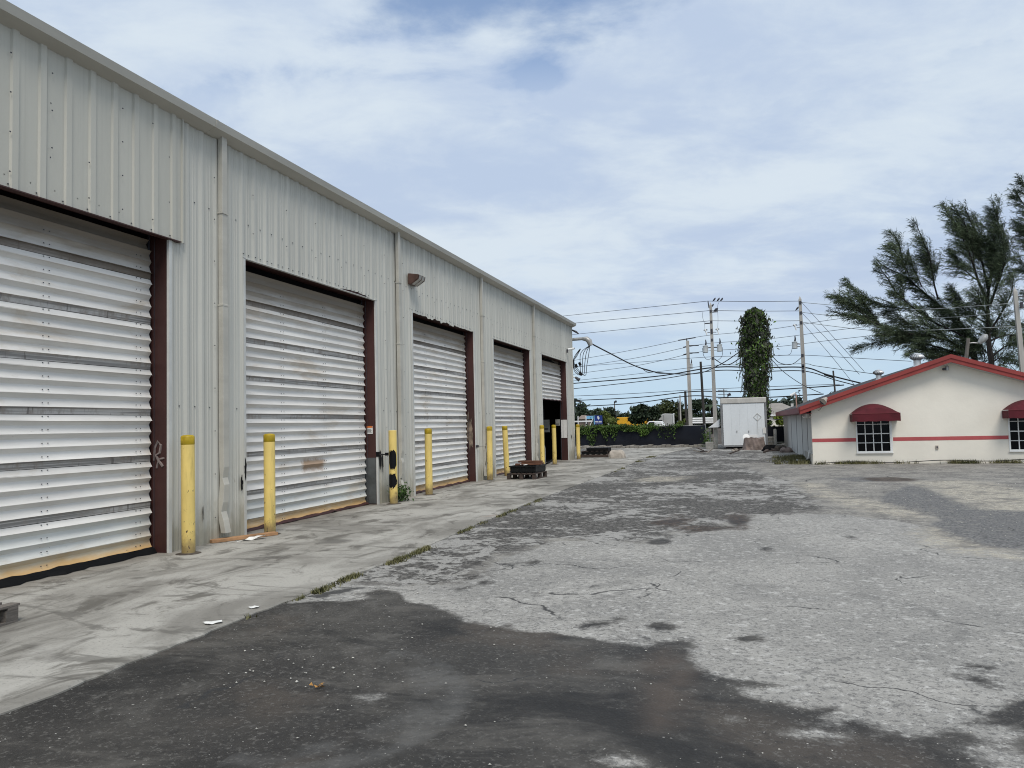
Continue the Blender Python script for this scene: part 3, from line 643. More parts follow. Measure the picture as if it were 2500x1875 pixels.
# scorched patch and marks on jambs
splat_j = MB(); rj = random.Random(4); Pj = [off((X0 - .15 + (.05 + .08 * rj.random()) * math.cos(a), 20.352, 1.4 + (.25 + .4 * rj.random()) * math.sin(a))) for a in [k * .2856 for k in range(22)]]
splat_j.add([off((X0 - .15, 20.352, 1.45))] + Pj, [(0, k + 1, (k + 1) % 22 + 1) for k in range(22)]).build('scorch_mark', M['scorch'], wh)
WB().box(X0 - .27, X0 - .02, 32.066, 32.08, .95, 1.72).build('notice_board', M['label'])
def letter(pts, r, mat, name, parent=None): return MB().tube(pts, r, 5).build(name, mat, parent)
# grey painted R scrawl on the first jamb
jy_ = 8.345
def J(a, z): return off((X0 - .26 + a, jy_, z))
scw = MB()
scw.tube([J(.06, 1.2), J(.07, 1.36), J(.12, 1.45), J(.17, 1.4), J(.15, 1.3), J(.09, 1.27), J(.13, 1.2), J(.2, 1.12)], .017, 5)
scw.tube([J(.13, 1.2), J(.1, 1.1)], .012, 5); scw.tube([J(.15, 1.22), J(.22, 1.23)], .013, 5); scw.build('scrawl', M['chalk'], wh)
# warning sticker on the second jamb
st_ = WB().box(X0 - .2, X0 - .07, 14.298, 14.309, 1.44, 1.6).build('warning_sticker', M['label'])
x_ = WB().box(X0 - .2, X0 - .07, 14.294, 14.2975, 1.565, 1.6).build('sticker_band', M['orange'], None); x_.parent = st_
for k in range(4):
    t_ = WB().box(X0 - .19, X0 - .09 - .01 * (k % 2), 14.295, 14.2975, 1.46 + k * .024, 1.468 + k * .024).build('print_line', M['insul'], None); t_.parent = st_
# black paint spatters on the wall
def splat(y, z, ry, rz, x=X0 + .036, seed=0, drip=.0, name='paint_smear', mat=None):
    r = random.Random(seed); b = WB(); n = 22
    V = [(x, y, z)]; 
    for k in range(n):
        a = 2 * math.pi * k / n; s_ = r.uniform(.55, 1.1); V.append((x + .001, y + math.cos(a) * ry * s_, z + math.sin(a) * rz * s_ - (drip * r.random() if math.sin(a) < -.3 else 0)))
    b.add(V, [(0, k + 1, (k + 1) % n + 1) for k in range(n)]); return b.build(name, mat or M['tar'])
splat(9.95, .98, .03, .2, seed=1); splat(9.86, .78, .035, .14, seed=2); splat(14.42, .98, .06, .16, seed=3, drip=.2); splat(14.52, .93, .05, .1, seed=4, drip=.25)
WB().box(X0 - .29, X0 - .01, 14.302, 14.309, .02, .95).build('repair_plate', M['steelg'])
splat(9.0, .42, .012, .13, seed=5); splat(32.7, 1.0, .08, .1, seed=8, mat=M['insul'])

# items standing inside the open bay
sh = empty('storage_shelf', (-9.6, 32.4, 0)); tag(sh, 'dark shelving just inside the open last bay', 'shelf')
for z in (.08, .9, 1.75): box('shelf', M['dark'], sh, -1.2, 1.2, -.3, .3, z, z + .04)
for x in (-1.2, 1.16): 
    for y in (-.3, .26): box('upright', M['insul'], sh, x, x + .04, y, y + .04, 0, 2.2)
for (p0, p1, Y, lab) in (((1326, 1025), (1342, 1055), 32.0, 'white notice sheet propped inside the open bay, left of the two'), ((1356, 1024), (1367, 1039), 32.0, 'small pale notice sheet inside the open bay, right of the two')):
    a, b = at(*p0, Y), at(*p1, Y); nb = empty('notice', ((a.x + b.x) / 2, Y, b.z)); tag(nb, lab, 'sign')
    w_ = abs(b.x - a.x) / 2; h_ = a.z - b.z
    box('sheet', M['greyb'], nb, -w_, w_, 0, .02, 0, h_); box('print_block', M['insul'], nb, -w_ * .7, w_ * .6, -.006, -.001, h_ * .2, h_ * .32)
ch = empty('hand_truck', (-7.9, 29.9, 0)); tag(ch, 'pale bent tube frame of a hand truck inside the open bay', 'hand truck')
MB().tube([(-.2, 0, .05), (-.22, 0, .6), (-.12, 0, .85), (0, 0, .9), (.12, 0, .85), (.2, 0, .6), (.2, 0, .05)], .018, 6).build('frame', M['conduit'], ch, True)
MB().bar((-.2, 0, .12), (.2, 0, .12), .03, .03).build('crossbar', M['conduit'], ch)
hz = MB().tube([gr(1335, 1133) + Vector((0, 0, .03)), gr(1342, 1130) + Vector((0, 0, .05)), gr(1350, 1124) + Vector((0, 0, .04))], .035, 8).build('hose', M['black'], None, True); tag(hz, 'short black hose lying between the two bollards at the open bay', 'hose')

# ------------------------------------------------------------------ bollards
BL = [(-6.932, 8.37, 1.525, 'nearest yellow bollard, beside the jamb of the first roll-up door'), (-6.906, 10.11, 1.51, 'yellow bollard in front of the left edge of the second roll-up door'),
      (-6.947, 14.46, 1.51, 'yellow bollard with two black tar patches and no top band'), (-7.0, 16.43, 1.52, 'yellow bollard in front of the left edge of the third roll-up door'),
      (-7.03, 20.92, 1.53, 'yellow bollard linked by a thin rod to the jamb of the third roll-up door'), (-7.03, 22.58, 1.53, 'yellow bollard standing behind the loaded pallet at the fourth door'),
      (-7.06, 27.0, 1.52, 'yellow bollard right of the loaded pallet, by the left edge of the open bay'), (-7.06, 28.85, 1.52, 'yellow bollard in the middle of the dark open bay'),
      (-7.0, 33.0, 1.51, 'farthest yellow bollard, standing by the far corner of the warehouse')]
def bollard(band):
    e = empty('bollard'); r = .084
    MB().lathe([(r, 0), (r, .6), (r, 1.40)], 20).build('post', M['yellow'], e, True)
    if band: MB().lathe([(r, 1.40), (r + .0015, 1.402), (r + .0015, 1.5), (r - .005, 1.512), (r * .7, 1.522), (.004, 1.528)], 20).build('top_band', M['yelcap'], e, True)
    else: MB().lathe([(r, 1.40), (r, 1.51), (r - .006, 1.516), (.004, 1.517)], 20).build('cap', M['yellow'], e, True)
    MB().lathe([(r + .075, .001), (r + .055, .005), (r + .002, .014)], 14).build('base_shade_crust', M['dirt'], e)  # crust ring coloured dark as painted contact shade round the foot
    return e
pb, pn = bollard(True), bollard(False)
for i, (x, y, h, lab) in enumerate(BL):
    o = pn if i == 2 else (pb if i == 0 else copy_tree(pb)); o.location = (x, y, 0); o.scale = (1, 1, h / 1.525)
    o.rotation_euler = (R_([.3, .2, .2, .1, .9, 1.6, .3, .5, .2][i]) * [1, -1, 1, 1, -1, 1, 1, -1, 1][i], R_([.2, -.1, .3, .2, 1.2, 1.5, .4, .3, .2][i]) * -1, i * 1.3)
    tag(o, lab, 'bollard', 'yellow bollards along the warehouse apron')
# tar patches wrapped on the third bollard
def wrap(z0, z1, a0, a1, seed):
    r = random.Random(seed); b = MB(); na, nz = 14, 10; P = []
    for j in range(nz):
        for k in range(na):
            t = k / (na - 1); e = .5 + .5 * math.cos((j / (nz - 1) - .5) * 3.0) + r.uniform(-.12, .12); a = (a0 + a1) / 2 + (t - .5) * (a1 - a0) * min(1.1, e)
            P.append((math.cos(a) * .0865, math.sin(a) * .0865, z0 + (z1 - z0) * j / (nz - 1) + r.uniform(-.02, .02)))
    b.sheet(P, na, nz); return b.build('tar_patch', M['tar'], pn)
pn.rotation_euler = (R_(.2), 0, 0)
wrap(.72, 1.1, R_(-135), R_(-10), 1); wrap(.34, .62, R_(-165), R_(-5), 2)
rd = empty('latch_rod', (-6.95, 14.42, 1.02)); tag(rd, 'black latch rod between the tarred bollard and the second door jamb', 'latch rod')
MB().tube([(-.06, -.07, 0), (-.2, -.09, -.01), (-.24, -.1, .0)], .013, 6).build('rod', M['tar'], rd); MB().box(-.11, -.05, -.1, -.05, -.03, .03).build('clamp', M['tar'], rd); MB().box(-.3, -.23, -.12, -.06, -.05, .05).build('lock_box', M['tar'], rd)
r2 = empty('latch_rod', (-7.1, 20.86, .98)); tag(r2, 'thin grey latch rod between the third door jamb and a bollard', 'latch rod')
MB().tube([(0, -.03, 0), (-.1, -.45, -.01)], .011, 6).build('rod', M['conduit'], r2); MB().box(-.13, -.07, -.52, -.44, -.035, .035).build('end_plate', M['insul'], r2)

# ------------------------------------------------------------------ wall lamp, camera, weatherhead
lp = empty('wall_lamp', (X0 + .03, 16.3, 4.93)); tag(lp, 'brown wall pack lamp with frosted lens high beside the downspout', 'lamp'); lp.scale = (.8, .62, .72); lp.location.y = 16.12
MB().prism([(0, -.17), (.1, -.17), (.30, -.02), (.33, .12), (.05, .17), (0, .17)], 'y', -.3, .3).build('housing', M['bronze'], lp, bevel=.012)
MB().add([(.108, -.27, -.172), (.108, .27, -.172), (.315, .27, -.02), (.315, -.27, -.02), (.345, -.27, .1), (.345, .27, .1)], [(0, 1, 2, 3), (3, 2, 5, 4)]).build('lens', M['lens'], lp)
for y in (-.28, 0, .27): MB().bar((.1, y, -.178), (.325, y, -.022), .012, .012).bar((.325, y, -.022), (.35, y, .1), .012, .012).build('lens_bar', M['bronze'], lp)
sc_ = empty('security_camera', tuple(at(1372, 855, 32.3))); tag(sc_, 'small white security camera above the open last bay', 'security camera')
sc_.location = (X0 + .03, 32.2, at(1372, 855, 32.2).z)
MB().box(0, .05, -.04, .04, -.12, .02).build('bracket', M['insul'], sc_); MB().tube([(.05, 0, .02), (.3, .12, .06)], .045, 10).build('body', M['frame'], sc_, True); MB().tube([(.3, .12, .06), (.32, .13, .062)], .036, 10).build('lens', M['insul'], sc_)
wp = empty('weatherhead', (X0 - .02, 33.46, 5.28)); tag(wp, 'grey service weatherhead with black cable loops at the warehouse corner', 'weatherhead')
MB().tube([(-.4, 0, 0), (.5, 0, .02)], .07, 10).build('conduit', M['conduit'], wp, True)
MB().tube([(.48, 0, .02), (.68, 0, .0), (.8, 0, -.1), (.86, 0, -.3)], [.075, .12, .13, .1], 10).build('hood', M['conduit'], wp, True)
lpb = random.Random(3)
for k in range(4):
    x1 = .35 + .12 * k; zl = -1.55 - .12 * lpb.random()
    pts = [(.82, 0, -.3), (x1 * .9 + .1, .06 * k, -.6), (x1 * .75 + .1, .05 * k, -1.15), (.35 + .06 * k, .05 * k, zl), (.12, .02 * k, -1.45 + .1 * k), (.04 + .02 * k, 0, -1.1 + .08 * k), (.12 + .05 * k, 0, -.75), (.45, 0, -.35)][:8 if k < 3 else 6]
    sp = []
    for a in range(len(pts) - 1):
        p0, p1, p2, p3 = [Vector(pts[max(0, min(len(pts) - 1, a + q))]) for q in (-1, 0, 1, 2)]
        for t in (0, .25, .5, .75): sp.append(.5 * ((2 * p1) + (-p0 + p2) * t + (2 * p0 - 5 * p1 + 4 * p2 - p3) * t * t + (-p0 + 3 * p1 - 3 * p2 + p3) * t ** 3))
    MB().tube(sp, .014, 6).build('cable_loop', M['cable'], wp, True)
for q in ((.15, 0, -1.1), (.3, .1, -1.02), (.32, .1, -1.45)): MB().tube([q, (q[0] + .06, q[1], q[2] - .14)], .06, 8).build('splice', M['black'], wp, True)
fl = empty('flood_light', (X0 + .0, 33.5, 3.55)); tag(fl, 'small floodlight fixed low on the warehouse corner under the cables', 'flood light')
MB().tube([(-.02, 0, .1), (.12, 0, .02)], .03, 6).build('arm', M['frame'], fl); MB().tube([(.1, 0, .05), (.28, 0, -.08)], [.05, .085], 10).build('head', M['insul'], fl, True)
ins = empty('cable_anchor', (X0, 33.45, 5.72)); tag(ins, 'small black cable anchor under the end of the gutter', 'anchor')
MB().tube([(0, 0, 0), (.2, 0, -.1), (.32, 0, -.2)], [.03, .05, .02], 8).build('insulator', M['insul'], ins)

# ------------------------------------------------------------------ pallets and litter
def pallet(name, mat, w=1.0, d=1.1, h=.14, nd=7, loc=(0, 0, 0), rz=0, blocks=True):
    e = empty(name, loc, rz)
    for x in (-w / 2, -.05, w / 2 - .1):
        if blocks:
            for y in (-d / 2, -.06, d / 2 - .12): box('block', mat, e, x, x + .1, y, y + .12, .02, h - .042)
            box('bottom_board', mat, e, x, x + .1, -d / 2, d / 2, 0, .019)
    for y in (-d / 2, -.05, d / 2 - .1): box('stringer', mat, e, -w / 2, w / 2, y, y + .1, h - .041, h - .021)
    for k in range(nd):
        x = -w / 2 + k * (w - .1) / (nd - 1); box('deck_board', mat, e, x, x + .1 + random.uniform(-.01, .01), -d / 2 - random.uniform(0, .02), d / 2 + random.uniform(0, .02), h - .02, h + random.uniform(-.001, .003))
    return e
p1 = pallet('pallet', M['woodg'], 1.0, 1.1, .15, 6, (-6.39, 4.50, .002), R_(4)); tag(p1, 'grey wooden pallet cut off by the left edge on the apron', 'pallet')
p2 = pallet('pallet', M['wood'], .86, 1.1, .17, 6, (-6.12, 21.62, .002), R_(-3)); tag(p2, 'dark wooden pallet under the black tray at the fourth door', 'pallet')
tr_ = empty('plastic_tray', (-6.1, 21.66, .18), R_(-4)); tag(tr_, 'black plastic tray on the dark pallet at the fourth door', 'tray')
MB().box(-.38, .38, -.45, .45, 0, .02).box(-.39, -.36, -.45, .45, .02, .2).box(.36, .39, -.45, .45, .02, .2).box(-.36, .36, -.45, -.42, .02, .2).box(-.36, .36, .42, .45, .02, .2).build('shell', M['plastic'], tr_, bevel=.008)
MB().box(-.42, .42, -.49, -.45, .165, .2).box(-.42, -.39, -.45, .45, .165, .2).box(.39, .42, -.45, .45, .165, .2).build('rim', M['plastic'], tr_, bevel=.006)
for k in range(6): box('rib', M['plastic'], tr_, -.33 + k * .12, -.3 + k * .12, -.465, -.4505, .02, .16)
for k in range(3):
    pk = MB().box(-.37 + .02 * k, .4 - .03 * k, -.05, .06, 0, .055).build('plank', M['woodr'], None, bevel=.004, loc=(-6.06, 21.5 + .24 * k, .385 + .062 * (k == 1))); pk.rotation_euler = (0, R_(k - 1), R_(3 - 4 * k))
    tag(pk, ['red brown plank lying across the front of the black tray', 'red brown plank raised across the middle of the black tray', 'red brown plank across the back of the black tray'][k], 'plank', 'planks on the black tray')
pp = MB().sheet([(-.12 + .06 * i, -.06 + .04 * j, .012 * math.sin(i * 2 + j)) for j in range(4) for i in range(5)], 5, 4).build('paper', M['paper'], None, loc=(-6.1, 21.3, .405)); tag(pp, 'white paper scrap lying on the black tray', 'paper')
p3 = pallet('pallet', M['woodg'], 1.35, .95, .14, 6, (-6.62, 34.85, .002), R_(1)); tag(p3, 'grey pallet at the bottom of the low dark stack past the warehouse', 'pallet', 'pallets stacked past the warehouse corner')
for yb in (-.49,): 
    box('side_board', M['wood'], p3, -.68, .68, yb - .02, yb, .02, .12)
p4 = pallet('pallet', M['wood'], 1.2, .9, .14, 6, (-6.56, 34.88, .146), R_(-1)); tag(p4, 'black pallet on top of the grey one past the warehouse', 'pallet', 'pallets stacked past the warehouse corner')
box('side_board', M['black'], p4, -.6, .6, -.48, -.46, .015, .125)
tp = MB().box(-.5, .5, -.4, .4, 0, .13).build('mat', M['black'], None, loc=(-6.45, 34.9, .292), bevel=.01); tag(tp, 'thick black slab on top of the stack past the warehouse', 'slab')
# crumpled sack
def lump(name, mat, sx, sy, sz_, seed, amp=.12, n=16, m=10, loc=(0, 0, 0), power=.55):
    b = MB(); P = []; r = random.Random(seed); ph = [r.uniform(0, 6.3) for _ in range(8)]
    def sg(v, e): return math.copysign(abs(v) ** e, v)
    for j in range(m):
        t = j / (m - 1) * math.pi / 2 * 1.0
        for i in range(n + 1):
            a = 2 * math.pi * i / n; q = 1 + amp * (math.sin(3 * a + ph[0] + 2 * t) * .6 + math.sin(7 * a + ph[1] + 5 * t) * .4 + math.sin(11 * a + ph[2] - 7 * t) * .35)
            ct = math.cos(t) ** power; P.append((sg(math.cos(a), power) * sx * ct * q, sg(math.sin(a), power) * sy * ct * q, sz_ * math.sin(t) ** .8 * (1 + amp * .8 * math.sin(4 * a + ph[3] + 3 * t))))
    b.sheet(P, n + 1, m); return b.build(name, mat, None, False, loc=loc)
sk = lump('sack', M['sack'], .34, .34, .34, 4, .07, 30, 12, (-5.42, 33.7, 0), .35); tag(sk, 'crumpled dirty beige sack beside the dark pallet stack', 'sack')
pk = MB().box(-.5, .5, -.06, .06, 0, .045).build('plank', M['plankt'], None, loc=(-7.0, 9.62, .003), bevel=.004); pk.rotation_euler = (0, 0, R_(62)); tag(pk, 'tan wooden board on the ground at the foot of the first downspout', 'plank')
pk = MB().sheet([(-.2 + .1 * i, -.06 + .04 * j, .02 + .02 * math.sin(i * 2.2 + j)) for j in range(4) for i in range(5)], 5, 4).build('paper', M['paper'], None, loc=(-6.84, 9.55, .0)); pk.rotation_euler = (0, R_(-9), R_(50)); tag(pk, 'crumpled white sheet lying beside the tan board near a bollard', 'paper')
for (px, py), lab in (((540, 1524), 'white torn paper on the apron edge, larger and nearer of two'), ((643, 1486), 'small white paper scrap on the apron edge beyond the larger one')):
    c = gr(px, py); k = .07 if px < 600 else .04
    o = MB().sheet([(-k + k * .5 * i + random.uniform(-.01, .01), -.03 + .02 * j + random.uniform(-.01, .01), .004 + .012 * random.random()) for j in range(4) for i in range(5)], 5, 4).build('paper', M['paper'], None, loc=(min(c.x, edge_x(c.y) - .1), c.y, .001)); o.rotation_euler = (0, 0, R_(40)); tag(o, lab, 'paper')
lf = MB()
for k in range(9): 
    a = random.uniform(0, 6.28); x, y = random.gauss(0, .015), random.gauss(0, .02); lf.add([(x, y, .01), (x + .03 * math.cos(a), y + .03 * math.sin(a), .015 + .012 * random.random()), (x + .03 * math.cos(a + .7), y + .03 * math.sin(a + .7), .012)], [(0, 1, 2)])
c = gr(780, 1671); o = lf.build('dry_leaf', M['ochre'], None, loc=(c.x, c.y, GZ)); tag(o, 'curled orange dry leaf on the dark asphalt in the foreground', 'leaf')
# pale pebbles and shell grit
N = 900; cx = np.concatenate([rng.uniform(-3.8, 6.5, N // 2), rng.uniform(2.5, 11, N // 2)]); cy = np.concatenate([rng.uniform(2.2, 9, N // 2) ** 1.0, rng.uniform(7, 20, N // 2)])
cx[:26] = -2.85 + rng.normal(0, .28, 26); cy[:26] = 4.55 + rng.normal(0, .22, 26)
sz_ = rng.uniform(.004, .011, N) * (1 + .04 * cy); sz_[:9] *= 1.7
TV = np.array([[1, 0, 0], [-.5, .87, 0], [-.5, -.87, 0], [.1, .1, .8], [-.2, -.1, -.4]]); TF = np.array([[0, 1, 3], [1, 2, 3], [2, 0, 3], [1, 0, 4], [2, 1, 4], [0, 2, 4]])
ang = rng.uniform(0, 6.28, N); ca, sa = np.cos(ang), np.sin(ang)
V = np.einsum('nij,kj->nki', np.stack([np.stack([ca, -sa, 0 * ca], 1), np.stack([sa * .7, ca * .7, 0 * ca], 1), np.stack([0 * ca, 0 * ca, .6 + 0 * ca], 1)], 1), TV) * sz_[:, None, None] + np.stack([cx, cy, np.full(N, GZ + .006)], 1)[:, None]
o = link('gravel', np_mesh('gravel', V.reshape(-1, 3), (TF[None] + 5 * np.arange(N)[:, None, None]).reshape(-1, 3), M['stone'])); tag(o, 'loose pale pebbles and grit scattered over the lot', 'gravel', kind='stuff')
# ------------------------------------------------------------------ foliage helpers
def leaves(centers, size, rngl, flat=0.0, droop=None):
    n = len(centers); d = rngl.normal(size=(n, 3)); 
    if droop is not None: d = d * .55 + np.array(droop)
    d /= np.linalg.norm(d, axis=1)[:, None]; e = np.cross(d, rngl.normal(size=(n, 3))); e /= np.linalg.norm(e, axis=1)[:, None] + 1e-9
    s = (size * rngl.uniform(.6, 1.35, n))[:, None] if np.ndim(size) == 0 else (np.asarray(size) * rngl.uniform(.6, 1.35, n))[:, None]
    V = np.stack([centers - d * s, centers + e * s * .45, centers + d * s, centers - e * s * .45], 1).reshape(-1, 3)
    return V, (np.arange(n)[:, None] * 4 + np.arange(4)[None])
def clump_points(blobs, n, rngl, shell=.55):
    w_ = np.array([b[3] * b[4] for b in blobs]); idx = rngl.choice(len(blobs), n, p=w_ / w_.sum()); B = np.array(blobs)[idx]
    d = rngl.normal(size=(n, 3)); d /= np.linalg.norm(d, axis=1)[:, None]; r = rngl.uniform(shell, 1.0, n) ** .6
    return B[:, :3] + d * r[:, None] * np.stack([B[:, 3], B[:, 3], B[:, 4]], 1)
def leaf_tree(name, label, px, base_y, Y, half, top, mat, seed, n=2600, leaf=.28, group='trees beyond the fence', trunk=True, nb=16, crown_lo=.3, cat='tree'):
    r = np.random.default_rng(seed); b0 = at(px, base_y, Y); h = at(px, top, Y).z; hw = half / FP * Y
    e = empty(name, (b0.x, Y, 0)); tag(e, label, cat, group)
    bl = []
    for k in range(nb):
        a = r.uniform(0, 6.28); q = r.uniform(0, 1) ** .5; zz = r.uniform(crown_lo, .93)
        ww = hw * (1.05 - .55 * abs(zz - .5) ** 1.3 * 1.5) * q; s_ = hw * r.uniform(.22, .42)
        bl.append((math.cos(a) * ww * .8, math.sin(a) * ww * .8, h * zz - s_ * .3, s_, s_ * r.uniform(.55, .85)))
    P = clump_points(bl, n, r, .3); P[:, 2] = np.clip(P[:, 2], h * crown_lo * .5, h)
    V_, F_ = leaves(P, leaf, r); link('crown', np_mesh('crown', V_, F_, mat), e)
    if trunk:
        t = MB().tube([(0, 0, 0), (.1, 0, h * .25), (-.05, .1, h * .5), (.1, 0, h * .75)], [h * .035, h * .028, h * .02, h * .008], 7)
        for k in range(5): q = bl[k]; t.tube([(0, 0, h * .28), (q[0] * .5, q[1] * .5, h * .42), q[:3]], [h * .018, h * .012, h * .005], 5)
        t.build('trunk', M['bark'], e, True)
    return e
# grass along the apron edge and weeds
def grass(name, pts, mat, label, seed, hgt=.1, kind='stuff', cat='grass'):
    r = np.random.default_rng(seed); P = np.array(pts); n = len(P); a = r.uniform(0, 6.28, n); L = hgt * r.uniform(.4, 1.3, n); ln = r.uniform(.2, 1.0, n)
    dx, dy = np.cos(a), np.sin(a); wv = .006 + .03 * hgt
    V = np.stack([P + np.stack([-dy * wv, dx * wv, 0 * a], 1), P + np.stack([dy * wv, -dx * wv, 0 * a], 1), P + np.stack([dx * L * ln, dy * L * ln, L * .85], 1)], 1).reshape(-1, 3)
    o = link(name, np_mesh(name, V, np.arange(3 * n).reshape(-1, 3), mat)); tag(o, label, cat, kind=kind); return o
pts = []
for y0, y1, n, s_ in ((6.6, 7.6, 900, .05), (7.6, 9.9, 1800, .05), (10.5, 13.5, 900, .04), (13.5, 16, 500, .05), (24.5, 27, 500, .06), (30.5, 31.6, 700, .12), (33.6, 35.2, 1100, .15), (5.6, 6.5, 120, .02)):
    for k in range(n):
        y = random.uniform(y0, y1)
        if math.sin(y * 7) + math.sin(y * 2.9 + 1) + random.uniform(-.6, .6) > .1: pts.append((edge_x(y) + .02 + abs(random.gauss(0, s_)), y, GZ - .002))
grass('grass', pts, M['grass'], 'dry grass growing along the joint at the apron edge', 3, .05)
wd = empty('weed', (-7.02, 14.95, 0)); tag(wd, 'leafy green weed sprouting at the foot of the second downspout', 'weed')
r = np.random.default_rng(5); P = r.normal(size=(420, 3)) * [.09, .13, .1] + [0, 0, .16]; P[:, 2] = np.abs(P[:, 2]); V_, F_ = leaves(P, .035, r); link('leaves', np_mesh('leaves', V_, F_, M['weed']), wd)
MB().tube([(0, 0, 0), (.03, .02, .2)], .008, 5).tube([(0, 0, 0), (-.04, -.05, .18)], .008, 5).build('stem', M['bark'], wd)

# ------------------------------------------------------------------ white building with red trim
BY = 28.0; BX0 = 2.155; BX1 = 10.75; APX = 6.39; DEEP = 20.0
bd = empty('white_building', (BX0, BY, 0)); tag(bd, 'low cream stucco building with red gable trim and maroon awnings', 'building')
class BB(MB):
    def build(s, name, mat, parent=bd, smooth=False, **k):
        s.V = [tuple(Vector(v) - Vector((BX0, BY, 0))) for v in s.V]; return MB.build(s, name, mat, parent, smooth, **k)
def rz_(x): return 3.42 - abs(x - APX) * .337       # height of the roof plane
WIN = [(3.57, 4.55), (8.03, 9.01)]; WZ0, WZ1 = .40, 1.62
# front wall in pieces round the window openings
xs = [BX0, WIN[0][0], WIN[0][1], WIN[1][0], WIN[1][1], BX1]
fw = BB()
for k in range(5):
    a, b = xs[k], xs[k + 1]
    if k in (1, 3):
        fw.box(a, b, BY, BY + .2, -.15, WZ0)
        fw.prism([(a, WZ1), (b, WZ1), (b, rz_(b) - .06), (a, rz_(a) - .06)], 'y', BY, BY + .2)
    else:
        top = [(b, rz_(b) - .06)] + ([(APX, rz_(APX) - .06)] if a < APX < b else []) + [(a, rz_(a) - .06)]
        fw.prism([(a, -.15), (b, -.15)] + top, 'y', BY, BY + .2)
fw.build('front_wall', M['stucco'])
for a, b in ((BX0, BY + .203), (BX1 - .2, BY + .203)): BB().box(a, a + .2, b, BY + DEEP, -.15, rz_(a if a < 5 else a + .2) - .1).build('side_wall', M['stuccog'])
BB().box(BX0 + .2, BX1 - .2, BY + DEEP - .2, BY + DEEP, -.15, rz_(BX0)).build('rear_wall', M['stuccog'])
for y in (BY + 1.9, BY + 4.6, BY + 8, BY + 12): BB().box(BX0 - .012, BX0, y, y + .03, 0, rz_(BX0) - .12).build('wall_seam', M['insul'])
BB().box(BX0 - .045, BX0 - .001, BY + .02, BY + 3.2, -.1, .32).build('plinth', M['greyb'])
# roof planes with overhang
for s_ in (-1, 1):
    xe = APX + s_ * 4.62; P = [(APX, rz_(APX)), (xe, rz_(xe)), (xe, rz_(xe) + .06), (APX, rz_(APX) + .06)]
    BB().prism(P, 'y', BY - .3, BY + DEEP + .3).build('roof', M['shingle'])
    # two-stepped rake board
    BB().prism([(APX, rz_(APX) - .19), (xe, rz_(xe) - .19), (xe, rz_(xe) + .035), (APX, rz_(APX) + .035)], 'y', BY - .36, BY - .302).build('rake_board', M['red'])
    BB().prism([(APX, rz_(APX) - .06), (xe, rz_(xe) - .06), (xe, rz_(xe) + .068), (APX, rz_(APX) + .068)], 'y', BY - .385, BY - .362).build('rake_trim', M['red'])
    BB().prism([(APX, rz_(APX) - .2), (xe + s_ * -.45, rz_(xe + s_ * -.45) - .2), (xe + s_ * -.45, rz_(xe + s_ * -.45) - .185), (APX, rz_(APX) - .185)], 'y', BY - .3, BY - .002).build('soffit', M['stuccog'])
    BB().box(min(xe, xe + s_ * .03), max(xe, xe + s_ * .03), BY - .3, BY + DEEP + .3, rz_(xe) - .15, rz_(xe) + .055).build('eave_board', M['redd'])
    a, b = sorted((xe, BX0 if s_ < 0 else BX1)); BB().box(a, b, BY - .3, BY + DEEP, rz_(xe) - .17, rz_(xe) - .152).build('eave_soffit', M['redd'])
# red band
for a, b in ((BX0 - .004, WIN[0][0] - .05), (WIN[0][1] + .1, WIN[1][0] - .05), (WIN[1][1] + .1, BX1)): BB().box(a, b, BY - .006, BY + .001, .725, .845).build('stripe', M['stripe'])
# windows: frame, muntins, panes
for a, b in WIN:
    f = BB(); y0, y1 = BY - .03, BY + .09
    f.box(a - .045, a, y0, y1, WZ0 - .05, WZ1 + .02); f.box(b, b + .075, y0, y1, WZ0 - .05, WZ1 + .02); f.box(a, b, y0, y1, WZ0 - .05, WZ0 + .0); f.box(a, b, y0, y1, WZ1, WZ1 + .02)
    fo = f.build('window', M['frame'], bevel=.004)
    zs = [WZ0, .675, .975, 1.29, WZ1]; cols = [a + (b - a) * k / 4 for k in range(5)]
    for k in range(1, 4):
        o = BB().box(cols[k] - .013, cols[k] + .013, BY + .01, BY + .05, WZ0, WZ1).build('muntin', M['frame'], None); o.parent = fo
        o = BB().box(a, b, BY + .012, BY + .048, zs[k] - (.016 if k == 2 else .011), zs[k] + (.016 if k == 2 else .011)).build('muntin', M['frame'], None); o.parent = fo
    for i in range(4):
        for j in range(4):
            o = BB().box(cols[i], cols[i + 1], BY + .055 + .001 * ((i + j) % 2), BY + .062, zs[j], zs[j + 1]).build('pane', M['glass'], None); o.parent = fo
    o = BB().box(a - .06, b + .09, BY - .06, BY - .001, WZ0 - .075, WZ0 - .052).build('sill', M['frame'], None); o.parent = fo
    BB().box(a + .01, b - .01, BY + .5, BY + .52, .3, 1.8).build('curtain', M['dark'])
